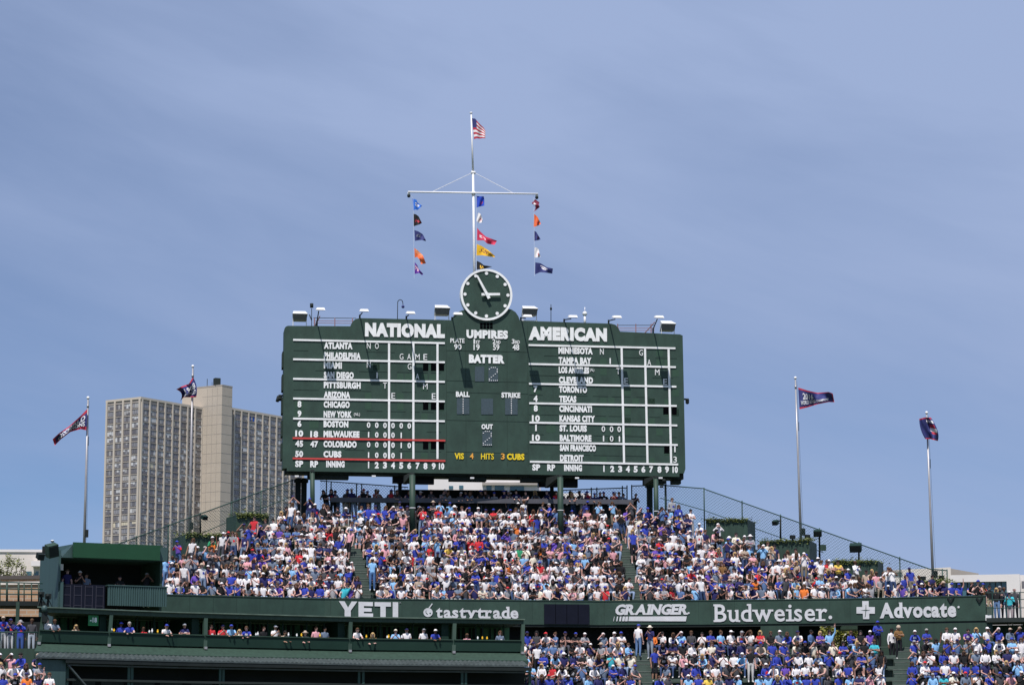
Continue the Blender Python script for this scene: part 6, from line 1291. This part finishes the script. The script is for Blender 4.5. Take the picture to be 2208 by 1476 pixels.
# balcony guests
BG = 'guests in the balcony boxes'
for px, pose, sh, hd, lb in ((102, 'lap', 'white', ('short', 'grey'), 'guest in white shirt below the domed camera'), (117, 'forward', 'slate', ('short', 'brown'), 'guest in slate blue, second from the balcony end'), (163, 'phone', 'tan', ('long', 'blond'), 'guest with blond hair before the green door'),
    (260, 'lap', 'royal blue', ('cap', 'royal blue'), 'guest in royal blue with blue cap at a laden counter'), (279, 'forward', 'royal blue', ('short', 'grey'), 'grey haired guest in royal blue leaning on the counter'), (309, 'lap', 'red', ('short', 'brown'), 'small guest in red beside drinks on the counter'), (356, 'forward', 'white', ('cap', 'royal blue'), 'guest in white shirt and blue cap reaching along the counter'),
    (398, 'crossed', 'navy', ('cap', 'white'), 'guest in navy with white cap before an upright'), (455, 'lap', 'red', ('short', 'brown'), 'guest in red at the start of the second box'), (480, 'phone', 'red', ('cap', 'navy'), 'guest in red with navy cap beside a light blue shirt'), (499, 'forward', 'light blue', ('cap', 'royal blue'), 'guest in light blue shirt and blue cap'), (516, 'lap', 'cream', ('long', 'blond'), 'guest with blond hair between blue shirts'),
    (533, 'forward', 'royal blue', ('short', 'brown'), 'guest in royal blue with short brown hair in the second box'), (568, 'lap', 'black', ('short', 'brown'), 'guest in black tee in the second box'), (593, 'phone', 'white', ('cap', 'white'), 'guest in white and blue with white cap in the second box'), (612, 'forward', 'tan', ('short', 'black'), 'dark haired guest in tan bending over the counter'),
    (657, 'forward', 'tan', ('hat', 'tan'), 'guest in tan hat low at the counter'), (681, 'lap', 'pink', ('short', 'brown'), 'guest in pink before a green panel'), (700, 'lap', 'slate', ('short', 'black'), 'guest in slate top at the dark end of the second box'), (768, 'forward', 'white', ('short', 'brown'), 'guest in white shirt leaning into the third box'), (805, 'forward', 'brown', ('long', 'blond'), 'guest with fair hair bent low over the counter'),
    (853, 'phone', 'light blue', ('cap', 'cream'), 'guest with cream cap and light blue top'), (877, 'lap', 'white', ('cap', 'navy'), 'guest in white shirt with navy cap, third box'), (913, 'lap', 'white', ('cap', 'grey'), 'guest in white shirt with grey cap near the fourth brace'), (937, 'forward', 'royal blue', ('cap', 'white'), 'guest in royal blue and white cap near the fourth brace'),
    (1007, 'lap', 'pink', ('short', 'brown'), 'guest in pale pink sitting low in the last box'), (1078, 'lap', 'slate', ('long', 'brown'), 'long haired guest in slate top in the last box')):
    pose = {'lap': 'stand', 'forward': 'rail', 'phone': 'standphone', 'crossed': 'standcross'}[pose]; d = -.24 if pose != 'rail' else -.26; a = SF.px(px, 1350, d)[0]; low = .24 if px in (309, 516, 612, 657, 805, 1007, 163) else r.uniform(0, .08)
    q = SF.pt(a, d, z_p - 1.05 - low); person((q.x, q.y, q.z), SF.yaw + r.gauss(-.1, .25), pose, sh, hd, lb, BG, r, 'tee', None, None, .97)
# cups and bottles on the balcony counters
rn = random.Random(9)
for px in (241, 246, 322, 328, 340, 552, 556, 622, 640, 650, 690, 790, 835, 838, 866, 1030, 1040, 1050):
    m_ = MB(); a = SF.px(px, 1350, .1)[0]; p = SF.pt(a, .12, z_p + .052); h = rn.uniform(.14, .22); m_.tube(p, p + Vector((0, 0, h * .7)), .036, .04, 8); m_.tube(p + Vector((0, 0, h * .7)), p + Vector((0, 0, h)), .038, .02, 8)
    wh = rn.random() < .6; near = min(((102, 'first'), (163, 'first'), (260, 'second'), (400, 'second'), (480, 'third'), (700, 'third'), (790, 'fourth'), (930, 'fourth'), (1040, 'fifth')), key=lambda q: abs(q[0] - px))[1]
    solo('drink', m_, M['lampw'] if wh else FL['gold'], ('white cup' if wh else 'golden beer bottle') + ' standing on the counter of the ' + near + ' balcony box', 'drink', ('white cups' if wh else 'golden bottles') + ' in the ' + near + ' balcony box')

# seated fans in the lower stand: every one an object
ORD = ['top', 'second', 'third', 'fourth', 'fifth', 'sixth']
def seat_label(shirt, head, pose, where):
    t = f"fan, {shirt} shirt, {headphrase(head)}, {POSEP[pose]}, {where}"
    return t
def unique(r, where, tab):
    for _ in range(400):
        s, h, p = pick(r, tab), pick(r, HEADW), pick(r, SEATP)
        if (s, h, p, where) not in USED: USED.add((s, h, p, where)); return s, h, p
    raise RuntimeError('labels')
for j in range(6):
    off = -L0 - LRUN * j; zf = SL0 - LR * j; hy = 1366.5 + 22.8 * j
    x = at_row(1127 + (8 if j > 2 else 0), hy, off).x + r.uniform(0, .3); xr = at_row(2222, hy, off).x
    ac = [(at_row(c - h - 1, hy + 30, off).x, at_row(c + h + 1, hy + 30, off).x) for c, h in LAIS(j)]
    sd = [at_row(q[0], q[1], off).x for q in LOWP if abs(q[2] - off) < .5]
    while x < xr:
        for a, b in ac:
            if a - .18 < x < b + .18: x = b + .2
        y = Yb(x) + off + r.uniform(-.08, .06)
        sec = 0 if x < ac[0][0] else 1 if x < ac[1][0] else 2
        if not any(abs(x - s) < .3 for s in sd) and r.random() > .03:
            if j < 5:
                where = ORD[j] + ' row ' + ('by the balcony', 'between stairways', 'past far stairway')[sec]
                s, h, p = unique(r, where, LOWERW)
                person((x, y, zf + .003), r.gauss(0, .4), p, s, h, seat_label(s, h, p, where), 'seated fans in the lower stand', r, scale=r.uniform(.95, 1.06))
            else: crowd_person((x, y, zf + .003), r.gauss(0, .3), pick(r, SEATP), r, pick(r, LOWERW))
        x += r.uniform(.42, .57)
for j in range(6, 8):
    off = -L0 - LRUN * j; zf = SL0 - LR * j; hy = 1366.5 + 22.8 * j; x = at_row(1140, hy, off).x; xr = at_row(2225, hy, off).x
    while x < xr: crowd_person((x, Yb(x) + off, zf + .003), r.gauss(0, .3), pick(r, SEATP), r, pick(r, LOWERW)); x += r.uniform(.5, .66)
# bottom corner stand
corner = thing('corner_bleachers', P(20, 1600, 117), 'corner of lower bleachers below the guard rail', 'bleachers'); m_ = MB(); m2 = MB()
ZC0 = P(40, 1412, 119.0).z - .74; CRR = P(40, 1412, 119.0).z - P(40, 1434, 118.2).z
for j in range(5):
    Y = 119.0 - .8 * j; z = ZC0 - CRR * j; x0 = P(-60, 1412, Y).x; x1 = P((88, 104, 116, 130, 140)[j], 1412, Y).x
    m_.box(((x0 + x1) / 2, Y - .2, z - .45 - .4), (x1 - x0, .797, .8)); m2.box(((x0 + x1) / 2, Y, z - .025), (x1 - x0, .28, .05))
    x = x0 + .2
    while x < x1 - .1:
        px = 1104 + x / Y * F
        if px > -8 and r.random() > .05:
            if j < 4:
                where = ORD[j] + ' row of corner stand'; s, h, p = unique(r, where, LOWERW)
                person((x, Y + r.uniform(-.06, .06), z + .003), r.gauss(.1, .3), p, s, h, seat_label(s, h, p, where), 'seated fans in the corner stand', r, scale=r.uniform(.95, 1.05))
            else: crowd_person((x, Y, z + .003), r.gauss(0, .3), pick(r, SEATP), r, pick(r, LOWERW))
        x += r.uniform(.47, .60)
part('terrace', m_, M['step'], corner); part('bench', m2, M['step'], corner)
crowd.build()
print('people built one by one:', NPERS[0], 'crowd', len(crowd.V))
